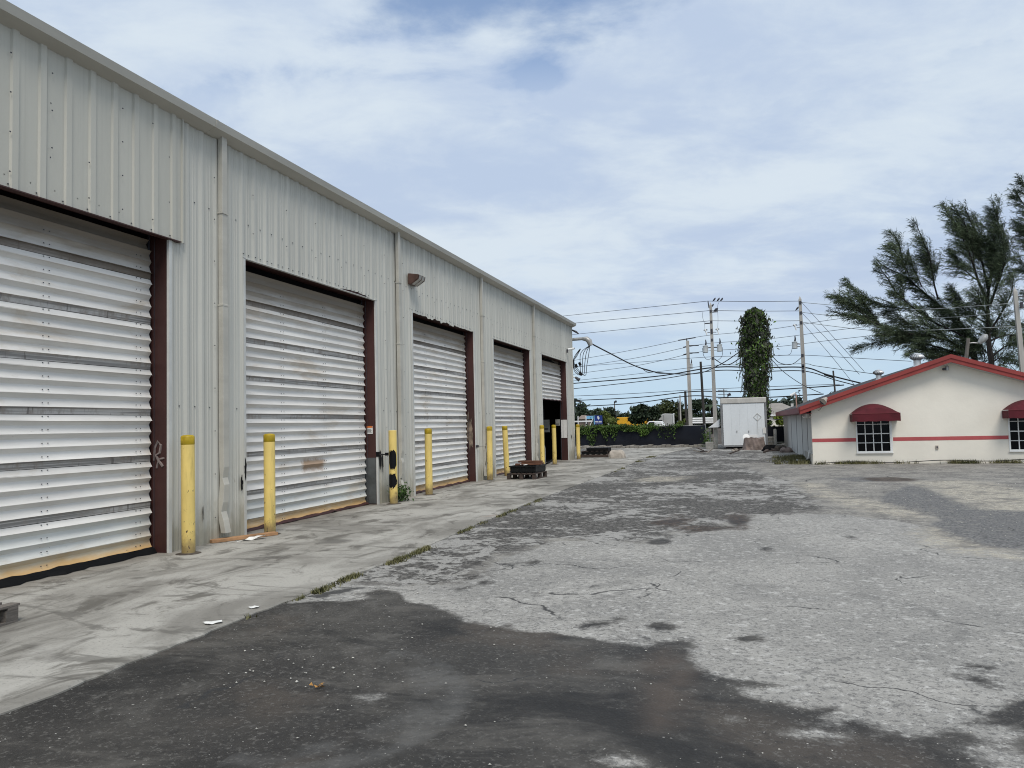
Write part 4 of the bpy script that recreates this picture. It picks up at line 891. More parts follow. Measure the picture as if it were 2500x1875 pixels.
# awnings
def awning(cx_, lab):
    e = empty('awning', (cx_, BY, 0)); tag(e, lab, 'awning', 'maroon awnings on the white building'); hw = .72; pr = .62; z0, z1 = 1.39, 1.645; zt = 1.97
    n = 17; P = []
    def arc(t): return z1 + (zt - z1) * (1 - abs(2 * t - 1) ** 2.1)
    for j, f in enumerate((0, .35, .7, 1)):                          # quarter barrel: from wall out to the front hem
        for i in range(n):
            t = i / (n - 1); x = -hw + 2 * hw * t; z = z1 + (arc(t) - z1) * math.cos(f * math.pi / 2) ** .8; y = -pr * math.sin(f * math.pi / 2); P.append((x, y - .002, z))
    MB().sheet(P, n, 4).build('canopy', M['awning'], e, True, fix=False)
    nv = 13; P = [( -hw + 2 * hw * i / (nv - 1), -pr - .004 - .006 * math.sin(i * 2.3) * (1 - j), z0 + (z1 - z0) * j + (0 if j else .008 * math.sin(i * 1.9))) for j in (0, 1) for i in range(nv)]
    MB().sheet(P, nv, 2).build('valance', M['awning'], e, True)
    for s_ in (-1, 1): MB().add([(s_ * hw, -.002, z1), (s_ * hw, -pr, z1), (s_ * hw, -pr, z0), (s_ * hw, -.002, z0)], [(0, 1, 2, 3)]).build('side_flap', M['awning'], e)
    MB().tube([(-hw, -pr + .015, z0 + .02), (hw, -pr + .015, z0 + .02)], .012, 6).tube([(-hw, -.01, z1), (-hw, -pr, z1)], .01, 6).tube([(hw, -.01, z1), (hw, -pr, z1)], .01, 6).build('frame', M['frame'], e)
    # dark red piping along the hem line
    MB().tube([(-hw, -pr - .006, z1), (hw, -pr - .006, z1)], .008, 5).build('piping', M['redd'], e)
awning(4.08, 'domed maroon awning over the barred window nearer the box trailer'); awning(8.56, 'domed maroon awning cut off by the right edge of the picture')
# roof turbines
def turbine(x, y, s_, lab):
    e = empty('roof_vent', (x, y, rz_(x) + .06)); tag(e, lab, 'roof vent', 'turbine vents on the white building'); e.scale = (s_,) * 3
    MB().lathe([(.19, -.2), (.15, -.05), (.13, .02), (.13, .2), (.15, .22)], 16).build('neck', M['alu'], e, True)
    b = MB()
    for k in range(18):
        a0 = 2 * math.pi * k / 18; P = []
        for j in range(6):
            t = j / 5; rr = .12 + .12 * math.sin(t * math.pi) ** .7; a = a0 + t * .5
            for q in (0, .3): P.append((math.cos(a + q) * (rr + .02 * (q > 0)), math.sin(a + q) * (rr + .02 * (q > 0)), .22 + t * .22))
        b.sheet(P, 2, 6)
    b.build('vane_drum', M['alu'], e, True); MB().lathe([(.15, .435), (.12, .46), (.06, .48), (.01, .485)], 16).build('cap', M['alu'], e, True)
    MB().lathe([(.1, .2), (.1, .44)], 10).build('core', M['insul'], e)
turbine(4.36, 28.35, .68, 'smaller silver turbine vent low on the red trimmed roof'); turbine(5.56, 28.4, .88, 'larger silver turbine vent near the ridge of the red trimmed roof')
# camera under the apex
e = empty('security_camera', (6.32, BY - .12, 2.98)); tag(e, 'small grey camera under the gable apex of the white building', 'security camera')
MB().lathe([(.055, 0), (.055, .13), (.03, .16)], 10).build('dome', M['conduit'], e, True); MB().tube([(-.02, 0, .06), (-.13, -.05, .04)], .04, 8).build('lens_hood', M['insul'], e, True); MB().box(-.02, .02, 0, .12, .1, .14).build('bracket', M['conduit'], e)
# horn floodlight on the rake
e = empty('flood_light', tuple(at(2012, 978, BY - .5))); tag(e, 'pale cone floodlight under the left rake of the red gable', 'flood light')
MB().tube([(.07, .05, .07), (.04, .0, .05), (-.05, -.1, -.04)], [.05, .06, .125], 14).build('shade', M['sack'], e, True); MB().tube([(.07, .05, .07), (.0, .2, .1)], .015, 6).build('arm', M['conduit'], e); MB().tube([(-.046, -.095, -.036), (-.03, -.07, -.02)], .11, 14).build('bulb_face', M['insul'], e)
e = empty('flood_light', (2.06, BY + .35, rz_(1.9) - .22)); tag(e, 'twin white floodlights under the corner eave of the white building', 'flood light')
for x, y in ((-.1, -.06), (.06, -.1), (.0, .16)): MB().tube([(x * .3, y * .3, .05), (x, y, -.06), (x * 1.3, y * 1.3, -.11)], [.025, .03, .06], 10).build('lamp_head', M['frame'], e, True)
# small outlet box and black hose along the foot of the wall
e = empty('outlet_box', (5.93, BY - .035, .5)); tag(e, 'small outlet box low on the cream wall between the windows', 'outlet box')
MB().box(-.04, .04, 0, .034, -.06, .06).build('cover', M['sack'], e); MB().box(-.02, .02, -.004, -.001, -.035, .035).build('flap', M['insul'], e)
pts = [(2.3, BY - .08, .02)] + [(2.6 + k * .35, BY - .07 - .03 * math.sin(k), .03 + .07 * (k / 24) + .025 * math.sin(k * .8)) for k in range(24)]
o = MB().tube(pts, .014, 6).build('hose', M['cable'], None, True); tag(o, 'thin black hose along the foot of the cream wall', 'hose')
o = MB().tube([gr(1945, 1126) + Vector((0, 0, .03)), gr(1958, 1127) + Vector((0, 0, .03)), gr(1970, 1126) + Vector((0, 0, .05)), (2.06, 28.6, .17), (2.1, 28.7, .42)], .032, 8).build('drain_pipe', M['frame'], None, True); tag(o, 'bent white drain pipe at the corner of the white building', 'pipe')
# wire hanging under the rake
o = MB().tube([at(2010, 988, BY - .08), at(2002, 1000, BY - .08), at(1998, 1003, BY - .05)], .006, 5).build('wire', M['cable'], None); tag(o, 'thin loose wire hanging below the cone floodlight', 'wire')
pts = [(random.uniform(2.2, 11), BY - .03 - abs(random.gauss(0, .12)), GZ) for _ in range(5200)]
pts = [p for p in pts if math.sin(p[0] * 4.1) + math.sin(p[0] * 1.7 + 2) + .5 * math.sin(p[0] * 11) + random.gauss(0, .7) > (.9 if p[0] > 4.4 else .1)]
cl = [(2.05 - abs(random.gauss(0, .4)), random.uniform(28.2, 33), random.uniform(.05, .22)) for _ in range(60)]
pts += [(min(2.14, random.gauss(c_[0], c_[2])), max(27.9, random.gauss(c_[1], c_[2] * 1.6)), GZ) for c_ in cl for _ in range(75)]
grass('weeds', pts, M['grass'], 'low weeds along the foot of the white building', 8, .15)
# antenna camera bits at the far eave
e = empty('roof_antenna', tuple(at(1945, 990, 30))); tag(e, 'white camera on a short pinkish mast at the roof edge', 'antenna'); q = at(1945, 990, 30)
MB().tube([(0, 0, -.15), at(1943, 961, 30) - q], .025, 6).build('mast', M['clay'], e); MB().tube([at(1930, 966, 30) - q, at(1942, 959, 30) - q], [.05, .04], 8).build('camera_body', M['frame'], e, True)
MB().tube([at(1942, 958, 30) - q, at(1948, 957, 30) - q, at(1953, 963, 30) - q, at(1950, 985, 30) - q], .012, 5).build('cable', M['cable'], e); MB().tube([at(1949, 955, 30) - q, at(1954, 953, 30) - q], .03, 6).build('lens', M['insul'], e)

# ------------------------------------------------------------------ box trailer, tarp heap, junk
TX0, TX1, TY = -1.27, 1.12, 43.4
tb = empty('box_trailer', (0, TY, 0)); tag(tb, 'white box truck body with a metal frame parked by the fence', 'truck body')
a0, a1 = TX0, TX1
box('body', M['white'], tb, a0 + .02, a1 - .02, .07, 5.4, .18, 2.66)
box('post', M['boxpost'], tb, a0, a0 + .1, -.02, .3, .12, 2.6, .01); box('post', M['boxpost'], tb, a1 - .1, a1, -.02, .3, .12, 2.6, .01)
box('header', M['boxtop'], tb, a0, a1, -.04, .4, 2.42, 2.72, .04); box('bottom_rail', M['boxpost'], tb, a0 + .1, a1 - .1, -.02, .1, .08, .16)
nd = 5
for k in range(nd):
    x = a0 + .12 + (a1 - a0 - .24) * k / nd; box('panel', M['box'], tb, x + .0015, x + (a1 - a0 - .24) / nd - .0015, 0.0, .06, .17, 2.41)
pl_ = empty('x'); bpy.data.objects.remove(pl_)
q = at(1849, 1018, TY); dm = MB()
for k in range(4):
    A = math.pi / 2 * k; B = A + math.pi / 2; dm.bar((q.x + .2 * math.cos(A), -.012, q.z + .2 * math.sin(A)), (q.x + .2 * math.cos(B), -.012, q.z + .2 * math.sin(B)), .018, .02)
dm.bar((q.x, -.012, q.z - .9), (q.x, -.012, q.z + .2), .012, .012); dm.build('placard_holder', M['boxtop'], tb)
for px in (1799, 1828): q = at(px, 1053, TY); MB().box(q.x - .025, q.x + .025, -.02, 0, q.z - .06, q.z + .04).build('latch', M['conduit'], tb)
for k in range(16): MB().box(a0 + .112, a0 + .126, -.008, -.0, .3 + k * .13, .33 + k * .13).build('rivet', M['boxpost'], tb)
q = at(1867, 1051, TY); box('label_plate', M['label'], tb, q.x - .1, q.x + .06, -.034, -.024, q.z - .16, q.z + .16)
for x in (a0 + .4, a1 - .6): box('chassis_rail', M['dark'], tb, x, x + .15, .3, 5.2, .0, .17)
for x in (a0 + .2, a1 - .5): box('support_block', M['dark'], tb, x, x + .3, .5, .9, -.05, .17)
tc = gr(1844, 1104); b_ = MB(); P = []; n_, m_ = 56, 9; trr = random.Random(2)
for j in range(m_):
    f = j / (m_ - 1); z = .62 * (1 - f) - .02
    for i in range(n_ + 1):
        a = 2 * math.pi * i / n_; k = (abs(math.cos(a)) ** 5 + abs(math.sin(a)) ** 5) ** -.2
        fold = (.035 * math.sin(a * 9 + f * 3) + .03 * math.sin(a * 17 - f * 6) + .02 * math.sin(a * 5 + f * 11)) * (.25 + 1.2 * f)
        q = k * (1 + .14 * f * f + fold); P.append((.5 * q * math.cos(a), .42 * q * math.sin(a), z + .035 * math.sin(a * 3 + 1) * (1 - f) + .02 * math.sin(a * 13 + f * 9) * (1 - f)))
b_.sheet(P, n_ + 1, m_); b_.add([(0, 0, .56)] + P[:n_ + 1], [(0, i + 1, i + 2) for i in range(n_)])
th = b_.build('tarp_heap', M['tarp'], None, False, loc=(tc.x, 41.9, -.01)); tag(th, 'brown crumpled tarp thrown over a heap before the box trailer', 'tarp')
o = MB().lathe([(.17, 0), (.18, .03), (.02, .04)], 14).build('bucket_lid', M['frame'], None, True, loc=(at(1822, 1075, 42).x, 41.8, .62)); o.rotation_euler = (R_(70), R_(15), 0); tag(o, 'round white lid leaning on the brown tarp heap', 'lid')
o = MB().box(-.2, .2, -.05, .05, 0, .14).build('crate', M['frame'], None, loc=(at(1840, 1080, 42).x, 41.9, .6), bevel=.01); tag(o, 'small white box on top of the brown tarp heap', 'box')
jr = random.Random(12)
JL = ['dark weathered board in the junk beside the white building', 'dark weathered board in the junk before the box trailer']
for k in range(16):
    px = jr.uniform(1700, 1765) if k < 4 else jr.uniform(1790, 1850) if k < 6 else jr.uniform(1868, 1925); py = jr.uniform(1096, 1108) if k < 6 else jr.uniform(1088, 1108)
    c = gr(px, py); L_ = jr.uniform(.3, .9); o = MB().box(-L_ / 2, L_ / 2, -.06, .06, 0, .04).build('board', M['wood' if k % 3 else 'woodg'], None, loc=(c.x, c.y, .02 + .03 * (k % 3))); o.rotation_euler = (jr.uniform(-.2, .2), jr.uniform(-.35, .35), jr.uniform(0, 3)); tag(o, (JL[1] if k < 6 else JL[0]) if k else 'leftmost dark board lying out before the white hood', 'board', 'boards in the junk by the trailer' if k < 6 else 'boards in the junk by the building')
for k, (px, py, s_) in enumerate(((1905, 1100, .3), (1880, 1100, .35), (1919, 1103, .28), (1795, 1100, .16))):
    c = gr(px, py); o = lump('debris_heap', M[['dirt', 'dark', 'tarp', 'sack'][k]], s_, s_, s_ * .8, 30 + k, .2, 16, 8, (c.x, c.y, -.03)); tag(o, ['brown heap of rubbish in the gap beside the white building', 'black heap of rubbish just right of the box trailer', 'reddish rag heap against the side of the white building', 'small tan rag lump under the box trailer'][k], 'rubbish heap')
# white hood on a post left of the trailer
e = empty('sheet_metal_hood', (at(1740, 1040, 44.2).x, 44.2, 0)); tag(e, 'white sloping sheet metal hood beside the box trailer', 'hood')
h0, h1, h2 = at(1730, 1044, 44.2), at(1757, 1043, 44.2), at(1757, 1023, 44.2); ex = e.location.x
MB().prism([(h0.x - ex, h0.z), (h1.x - ex, h1.z), (h2.x - ex, h2.z), ((h1.x * .55 + h0.x * .45) - ex, h0.z + .22)], 'y', -.5, .5).build('hood', M['white'], e, bevel=.01)
box('leg', M['greyb'], e, .05, .25, -.1, .1, -.02, h0.z - .002, .01); box('leg', M['post'], e, -.2, -.15, .2, .25, -.02, h0.z - .002)
o = box('concrete_block', M['greyb'], None, at(1733, 1080, 44).x - .22, at(1733, 1080, 44).x + .2, 43.6, 44.0, -.02, .36, .02); tag(o, 'grey concrete block at the foot of the white hood', 'block')
# utility bits right of trailer: tank and post
e = empty('gas_meter_post', (at(1893, 1075, 44).x, 44, 0)); tag(e, 'spotted pale post in the gap right of the trailer', 'post'); MB().lathe([(.09, 0), (.09, .95), (.05, 1.0)], 10).build('post', M['greyb'], e, True); MB().lathe([(.12, 0), (.12, .1)], 10).build('foot', M['curb'], e)
e = empty('barrel', (at(1880, 1085, 45).x, 45, 0)); tag(e, 'grey green barrel just right of the box trailer', 'barrel'); MB().lathe([(.26, 0), (.27, .03), (.26, .06), (.26, .5), (.275, .52), (.26, .55), (.24, .56), (.01, .56)], 16).build('drum', M['greyb'], e, True); MB().lathe([(.272, .28), (.278, .3), (.272, .32)], 16).build('hoop', M['post'], e)
# chain link gate with shrub between trailer and building
e = empty('gate', (1.6, 48.2, 0)); tag(e, 'dark chain link gate in the gap before the bright shrub', 'gate')
for x in (-.5, .85): MB().tube([(x, 0, 0), (x, 0, 1.6)], .035, 8).build('post', M['post'], e)
for z in (.15, 1.5): MB().tube([(-.5, 0, z), (.85, 0, z)], .025, 6).build('rail', M['post'], e)
box('mesh_panel', M['screen'], e, -.46, .81, -.012, -.004, .2, 1.1)

# ------------------------------------------------------------------ fence with windscreen and vines
fn = empty('fence', (0, 0, 0)); tag(fn, 'navy screened chain link fence topped with vines', 'fence')
F0, F1 = Vector((-13.5, 48.75, 0)), Vector((-2.3, 47.45, 0)); nfp = 5
for k in range(nfp):
    a = F0.lerp(F1, k / nfp); b = F0.lerp(F1, (k + 1) / nfp); n, m = 18, 6; P = []
    for j in range(m):
        for i in range(n):
            q = a.lerp(b, i / (n - 1)); z = .1 + 1.16 * j / (m - 1); P.append((q.x, q.y - .03 + .02 * math.sin(i * .9 + k) * math.sin(j * .8) + .015 * math.sin(i * .35 + j * 1.7), z + (.03 * math.sin(i * .7 + k) if j == 0 else 0) - (.02 * math.sin(math.pi * i / (n - 1)) if j == m - 1 else 0)))
    MB().sheet(P, n, m).build('screen_panel', M['screen'], fn, True, fix=False)
    MB().tube([(a.x, a.y + .03, -.05), (a.x, a.y + .03, 1.38)], .03, 8).build('post', M['post'], fn)
MB().tube([(F0.x, F0.y + .03, 1.3), (F1.x, F1.y + .03, 1.24)], .022, 6).build('top_rail', M['post'], fn); MB().tube([(F1.x, F1.y + .03, -.05), (F1.x, F1.y + .03, 1.35)], .04, 8).build('post', M['post'], fn)
r = np.random.default_rng(21); n = 5200; t = r.uniform(0, .86, n) ** .85; q = np.outer(1 - t, np.array(F0)) + np.outer(t, np.array(F1))
tx = q[:, 0]; dens = .5 + .5 * np.sin(tx * 2.1) * np.sin(tx * .9 + 1)
hang = np.zeros(n)
for c_, w_, d_x in ((-9.35, .3, 1.25), (-8.45, .22, .8), (-7.9, .18, .9), (-6.0, .45, .55), (-5.05, .1, .75), (-4.65, .25, .75), (-4.2, .1, .8), (-3.5, .1, .4), (-7.0, .6, .3), (-10.5, 1, .6)):
    hang = np.maximum(hang, d_x * np.exp(-((tx - c_) / w_) ** 2))
hang = hang + .12
zz = 1.32 - r.uniform(0, 1, n) ** 1.2 * hang + np.abs(r.normal(0, .06, n)) * np.clip(.5 - tx * .08, .2, 1.2)
P = np.stack([tx + r.normal(0, .06, n), q[:, 1] - .1 + r.normal(0, .07, n), zz], 1); P = P[(zz > .05) & ((t < .72) | (r.uniform(0, 1, n) < .35))]
V_, F_ = leaves(P, .065, r, droop=(0, -.2, -.5)); o = link('vines', np_mesh('vines', V_, F_, M['vine'])); tag(o, 'green vines spilling over the top of the navy fence', 'vines', kind='stuff')
r = np.random.default_rng(23); pv = np.array([at(1727, 1070, 46.5)[:]]) + r.normal(size=(350, 3)) * [.14, .1, .3]; pv[:, 2] = np.clip(pv[:, 2], .05, 1.1)
e = empty('creeper', (pv[0][0], 46.5, 0)); tag(e, 'creeper climbing the end of the navy fence by the white hood', 'creeper'); V_, F_ = leaves(pv - np.array([pv[0][0], 46.5, 0]), .06, r); link('leaves', np_mesh('leaves', V_, F_, M['vine']), e); MB().tube([(0, 0, 0), (.05, 0, .9)], .015, 5).build('stem', M['bark'], e)

# ------------------------------------------------------------------ vine-covered palm
e = empty('vine_covered_palm', (at(1845, 1040, 50).x, 50, 0)); tag(e, 'tall dead palm trunk wholly wrapped in hanging vines', 'palm')
ex = e.location.x; r = np.random.default_rng(31)
MB().tube([(0, 0, 0), (.0, 0, 4), (-.02, 0, 7.9)], [.4, .36, .3], 10).build('trunk', M['bark'], e, True)
prof = [(755, 1842, 4), (760, 1840, 20), (775, 1842, 28), (795, 1843, 31), (830, 1843, 34), (850, 1845, 37), (880, 1845, 33), (905, 1845, 29), (930, 1846, 26), (960, 1846, 24), (1000, 1856, 22), (1050, 1860, 20), (1100, 1860, 18)]
py_ = np.array([p[0] for p in prof]); cxp = np.array([p[1] for p in prof]); hwp = np.array([p[2] for p in prof])
def col(n, seed, rin, leaf, mat, name, droop):
    r = np.random.default_rng(seed); yy = 753 + (r.uniform(0, 1, n) ** 1.05) * 330; c = np.interp(yy, py_, cxp); hwm = np.interp(yy, py_, hwp) * .84
    a = r.uniform(0, 6.283, n); rr = np.sqrt(r.uniform(rin, 1.12, n)) * (1 + .16 * np.sin(a * 4 + yy * .09) + .12 * np.sin(yy * .23 + np.cos(a) * 2)) * np.where(r.uniform(0, 1, n) < .12, r.uniform(1.1, 1.55, n), 1)
    cen = np.array([at(cx_, y_, 50)[:] for cx_, y_ in zip(c, yy)]); rad = hwm / FP * 50 * rr
    P = cen + np.stack([np.cos(a) * rad, np.sin(a) * rad, 0 * a], 1) - np.array([ex, 50, 0]); V_, F_ = leaves(P, leaf, r, droop=droop); link(name, np_mesh(name, V_, F_, mat), e)
col(7500, 1, .3, .10, M['vine'], 'foliage', (0, 0, -.5)); col(5200, 2, .55, .12, M['vined'], 'dry_foliage', (0, 0, -1.1))
r = random.Random(8); b = MB()
for k in range(150):
    y_ = r.uniform(770, 980); c = np.interp(y_, py_, cxp); h_ = np.interp(y_, py_, hwp); s_ = r.choice((-1, 1)); p = at(c + s_ * h_ * r.uniform(.8, 1.1), y_, 50) - Vector((ex, 50, 0)); p.y += r.uniform(-.6, .6)
    b.tube([p, p + Vector((s_ * r.uniform(0, .15), 0, -.25)), p + Vector((s_ * r.uniform(0, .25) - .08, 0, -r.uniform(.4, 1.0)))], .015, 3)
b.build('tendril', M['vined'], e)
# ------------------------------------------------------------------ casuarinas
def spline(pts, per=6):
    out = []; n = len(pts)
    for i in range(n - 1):
        p0, p1, p2, p3 = [Vector(pts[max(0, min(n - 1, i + k))]) for k in (-1, 0, 1, 2)]
        for j in range(per):
            t = j / per; out.append(.5 * ((2 * p1) + (p2 - p0) * t + (2 * p0 - 5 * p1 + 4 * p2 - p3) * t * t + (-p0 + 3 * p1 - 3 * p2 + p3) * t ** 3))
    out.append(Vector(pts[-1])); return out
def casuarina(label, base, Y, limbs, seed, dens=1.0, wind=(-.75, 0, .18)):
    e = empty('casuarina_tree', (base.x, Y, 0)); tag(e, label, 'tree', 'wind-swept casuarinas behind the white building'); r = np.random.default_rng(seed); o0 = Vector((base.x, Y, 0)); wind = np.array(wind)
    wood = MB(); tw = MB(); A, B, Wd = [], [], []
    for li, (L, r0, dy, s0) in enumerate(limbs):
        n = len(L); P3 = []
        for i, (X_, Y_) in enumerate(L):
            p = at(1950 + X_ / 3.318, 400 + Y_ / 3.318, Y) - o0; p.y += dy * i / (n - 1); P3.append(p)
        sp = spline(P3); m = len(sp); (wood if li == 0 else wood).tube(sp, [r0 * .62 * (1 - .9 * k / (m - 1)) + .01 for k in range(m)], 6)
        seg = [(sp[k + 1] - sp[k]).length for k in range(m - 1)]; tot = sum(seg); nb = int(tot * 15.5 * dens * (1 - s0)) + 8
        cum = np.concatenate([[0], np.cumsum(seg)]) / tot; SP = np.array([tuple(p) for p in sp])
        for s in np.sort(r.uniform(s0, 1.0, nb)):
            k = min(m - 2, int(np.searchsorted(cum, s)) - 1); k = max(k, 0); f = (s - cum[k]) / max(1e-6, cum[k + 1] - cum[k]); p = SP[k] + (SP[k + 1] - SP[k]) * f; tg = SP[k + 1] - SP[k]; tg /= np.linalg.norm(tg) + 1e-9
            rnd = r.normal(size=3); rnd -= tg * rnd.dot(tg); rnd /= np.linalg.norm(rnd) + 1e-9
            d = tg * (.7 + .5 * s) + rnd * r.uniform(.3, 1.0) + wind * .25 + np.array([0, 0, .12]); d /= np.linalg.norm(d); Lb = (1.85 - 1.5 * s) * r.uniform(.35, 1.2) + .15
            q = p.copy(); ns = max(3, int(Lb / .11)); pts = [q.copy()]
            for j in range(ns):
                d = d + wind * .055 + np.array([0, 0, -.03]); d /= np.linalg.norm(d); q = q + d * Lb / ns; pts.append(q.copy())
                nn = 5 if j > 0 else 2
                nd_ = d * .55 + wind * .55 + r.normal(size=(nn, 3)) * .5 + np.array([0, 0, -.28]); nd_ /= np.linalg.norm(nd_, axis=1)[:, None]
                ln = r.uniform(.14, .42, nn)[:, None]; A.append(np.repeat(q[None], nn, 0) + r.normal(size=(nn, 3)) * .03); B.append(A[-1] + nd_ * ln)
            if Lb > .5: tw.tube([tuple(pts[0]), tuple(pts[len(pts) // 2]), tuple(pts[-1])], [.014, .01, .004], 3, cap=False)
    A = np.concatenate(A); B = np.concatenate(B); dd = B - A; sd_ = np.cross(dd, r.normal(size=dd.shape)); sd_ /= np.linalg.norm(sd_, axis=1)[:, None] + 1e-9; wv = r.uniform(.008, .018, len(A))[:, None]
    mid = A + dd * .4 + np.array([0, 0, .015])
    V = np.stack([A, mid + sd_ * wv, B, mid - sd_ * wv], 1).reshape(-1, 3)
    wood.build('trunk', M['bark'], e, True); tw.build('twig', M['bark'], e)['kind'] = 'stuff'
    link('crown', np_mesh('crown', V, np.arange(len(V)).reshape(-1, 4), M['needle']), e); return e
TA = [([(1580, 1900), (1560, 1600), (1540, 1450), (1530, 1200), (1535, 1050), (1560, 850), (1570, 640)], .30, 0, .35),
      ([(1530, 1120), (1440, 940), (1380, 780), (1300, 620), (1150, 395)], .13, -1.0, .2), ([(1540, 1050), (1500, 820), (1450, 560), (1365, 335)], .12, .6, .25),
      ([(1545, 1000), (1575, 760), (1570, 560), (1605, 340)], .12, -.5, .25), ([(1550, 1150), (1640, 900), (1695, 650), (1690, 450)], .12, 1.0, .3),
      ([(1420, 880), (1400, 700), (1340, 520), (1235, 375)], .06, -.6, .1), ([(1490, 800), (1430, 620), (1335, 410)], .06, .9, .1), ([(1560, 800), (1520, 600), (1460, 365)], .06, 1.4, .1),
      ([(1600, 950), (1640, 720), (1590, 520), (1530, 385)], .06, -1.2, .1), ([(1560, 1430), (1700, 1380), (1830, 1390)], .09, .8, .25), ([(1570, 1560), (1680, 1470), (1810, 1440)], .08, -.6, .3),
      ([(1555, 1350), (1650, 1200), (1730, 1050), (1760, 900)], .10, .4, .2), ([(1540, 1250), (1460, 1140), (1420, 1030)], .05, -.8, .15), ([(1540, 1300), (1440, 1230), (1370, 1160), (1330, 1080)], .05, 1.2, .2),
      ([(1440, 940), (1340, 830), (1270, 700)], .05, .9, .1), ([(1570, 900), (1660, 780), (1740, 640)], .05, 1.2, .15), ([(1560, 1100), (1600, 950), (1620, 780)], .06, -1.5, .1), ([(1560, 1620), (1640, 1570), (1760, 1560)], .06, .8, .2), ([(1570, 1660), (1660, 1620), (1780, 1640)], .05, -.8, .2), ([(1560, 1500), (1620, 1400), (1700, 1280)], .06, 1.2, .2), ([(1550, 1560), (1500, 1480), (1450, 1440)], .05, .8, .2)]
TBL = [([(1470, 1750), (1420, 1580), (1300, 1500), (1150, 1420), (730, 1360), (600, 1290), (380, 1240), (250, 1205)], .22, -.8, .3),
       ([(730, 1360), (620, 1250), (500, 1060), (395, 945)], .06, .5, .1), ([(600, 1290), (450, 1160), (330, 1090), (255, 1070)], .05, -.5, .1), ([(700, 1340), (560, 1210), (420, 1130), (360, 1080)], .05, 1.0, .15),
       ([(1440, 1660), (1410, 1440), (1330, 1290), (1200, 1180), (1000, 1000), (870, 890), (760, 830), (670, 772)], .14, 1.2, .25), ([(1130, 1100), (1085, 950), (1045, 750), (990, 640), (935, 515)], .08, -.8, .15),
       ([(870, 890), (850, 780), (820, 640), (765, 535)], .05, .8, .1), ([(900, 910), (820, 780), (745, 690)], .04, -.5, .1), ([(1430, 1640), (1340, 1420), (1100, 1300), (900, 1170), (760, 1050), (690, 950), (622, 873)], .12, -1.5, .3),
       ([(900, 1170), (760, 1160), (650, 1130), (545, 1065)], .05, .6, .1), ([(860, 1150), (840, 1070), (815, 975)], .04, -.8, .1), ([(1380, 1560), (1100, 1470), (900, 1420), (700, 1420), (510, 1480)], .10, 1.6, .3),
       ([(1450, 1700), (1420, 1600), (1250, 1480), (1050, 1350), (900, 1290)], .08, -1.6, .2), ([(1450, 1680), (1420, 1480), (1350, 1320), (1230, 1200), (1150, 1080)], .08, 2.0, .2), ([(1050, 1340), (880, 1270), (760, 1200)], .05, 1.5, .15),
       ([(1000, 1000), (960, 850), (930, 720)], .05, 1.5, .1), ([(1085, 950), (1110, 840), (1070, 700)], .04, .9, .1), ([(1200, 1540), (1020, 1500), (880, 1540)], .06, -1.0, .15), ([(1300, 1290), (1250, 1160), (1190, 1060)], .05, -1.8, .15),
       ([(1420, 1590), (1300, 1580), (1180, 1570)], .05, 1.2, .2), ([(1440, 1640), (1390, 1400), (1430, 1240), (1460, 1150)], .05, .4, .2), ([(950, 1420), (800, 1400), (640, 1400)], .04, -1.4, .1), ([(1150, 1420), (980, 1380), (860, 1400)], .05, .3, .1), ([(1450, 1720), (1390, 1640), (1220, 1590), (1030, 1560)], .06, -.8, .2), ([(1450, 1720), (1400, 1600), (1260, 1530), (1080, 1500)], .06, 1.4, .2), ([(1450, 1640), (1440, 1500), (1400, 1400), (1320, 1340)], .06, .6, .2), ([(1450, 1700), (1480, 1590), (1430, 1480)], .05, -1.4, .2)]
TC = [([(2100, 1900), (2060, 1400), (2000, 900), (1960, 500), (1920, 100)], .35, 0, .2), ([(2000, 900), (1900, 700), (1830, 580), (1760, 500)], .1, -.8, .2), ([(1980, 700), (1900, 450), (1830, 300), (1775, 212)], .1, .6, .2),
      ([(1960, 500), (1900, 330), (1830, 180), (1810, 125)], .1, .2, .2), ([(2010, 1000), (1900, 880), (1830, 800), (1790, 740)], .1, .9, .2), ([(2040, 1250), (1930, 1150), (1830, 1050)], .1, -.6, .25), ([(2050, 1400), (1900, 1330), (1800, 1290)], .09, 1.0, .25), ([(1990, 800), (1900, 640), (1850, 520)], .08, 1.2, .2), ([(2060, 1500), (1930, 1480), (1820, 1500)], .08, -.8, .25)]
casuarina('tall upright casuarina behind the roof ridge with a dark forked trunk', at(2430, 950, 54), 54, TA, 41, 1.0); casuarina('casuarina with long limbs blown far to the left over the roof', at(2380, 950, 56), 56, TBL, 42, 1.0); casuarina('casuarina whose tip just shows at the right edge', at(2580, 950, 57), 57, TC, 43, .8)

# ------------------------------------------------------------------ utility poles
def pole(name, label, top, bot, Y, rt, rb, mat, tip=True, group='utility poles'):
    t = at(*top, Y); b = at(*bot, Y); d = (t - b); b0 = b - d * ((b.z + .3) / d.z); e = empty(name, (b0.x, b0.y, 0)); tag(e, label, 'utility pole', group)
    o = Vector((b0.x, b0.y, 0)); s = MB(); n = 4
    P = []
    for f, rr in ((0, rb), (1, rt)):
        c = b0 + (t - b0) * f - o; P += [c + Vector((x * rr, y * rr, 0)) for x, y in ((-1, -1), (1, -1), (1, 1), (-1, 1))]
    if mat in (M['cpole'],): s.add(P, [(k, (k + 1) % 4, 4 + (k + 1) % 4, 4 + k) for k in range(4)] + ([] if tip else [(4, 5, 6, 7)])); ap_ = len(s.V); 
    else: s.tube([b0 - o, t - o], [rb, rt], 9)
    if tip and mat is M['cpole']:
        c = t - o; s.add([*[tuple(p) for p in P[4:]], (c.x, c.y, c.z + rt * 2.6)], [(0, 1, 4), (1, 2, 4), (2, 3, 4), (3, 0, 4)])
    s.build('shaft', mat, e, bevel=.0); return e, o, t, b0
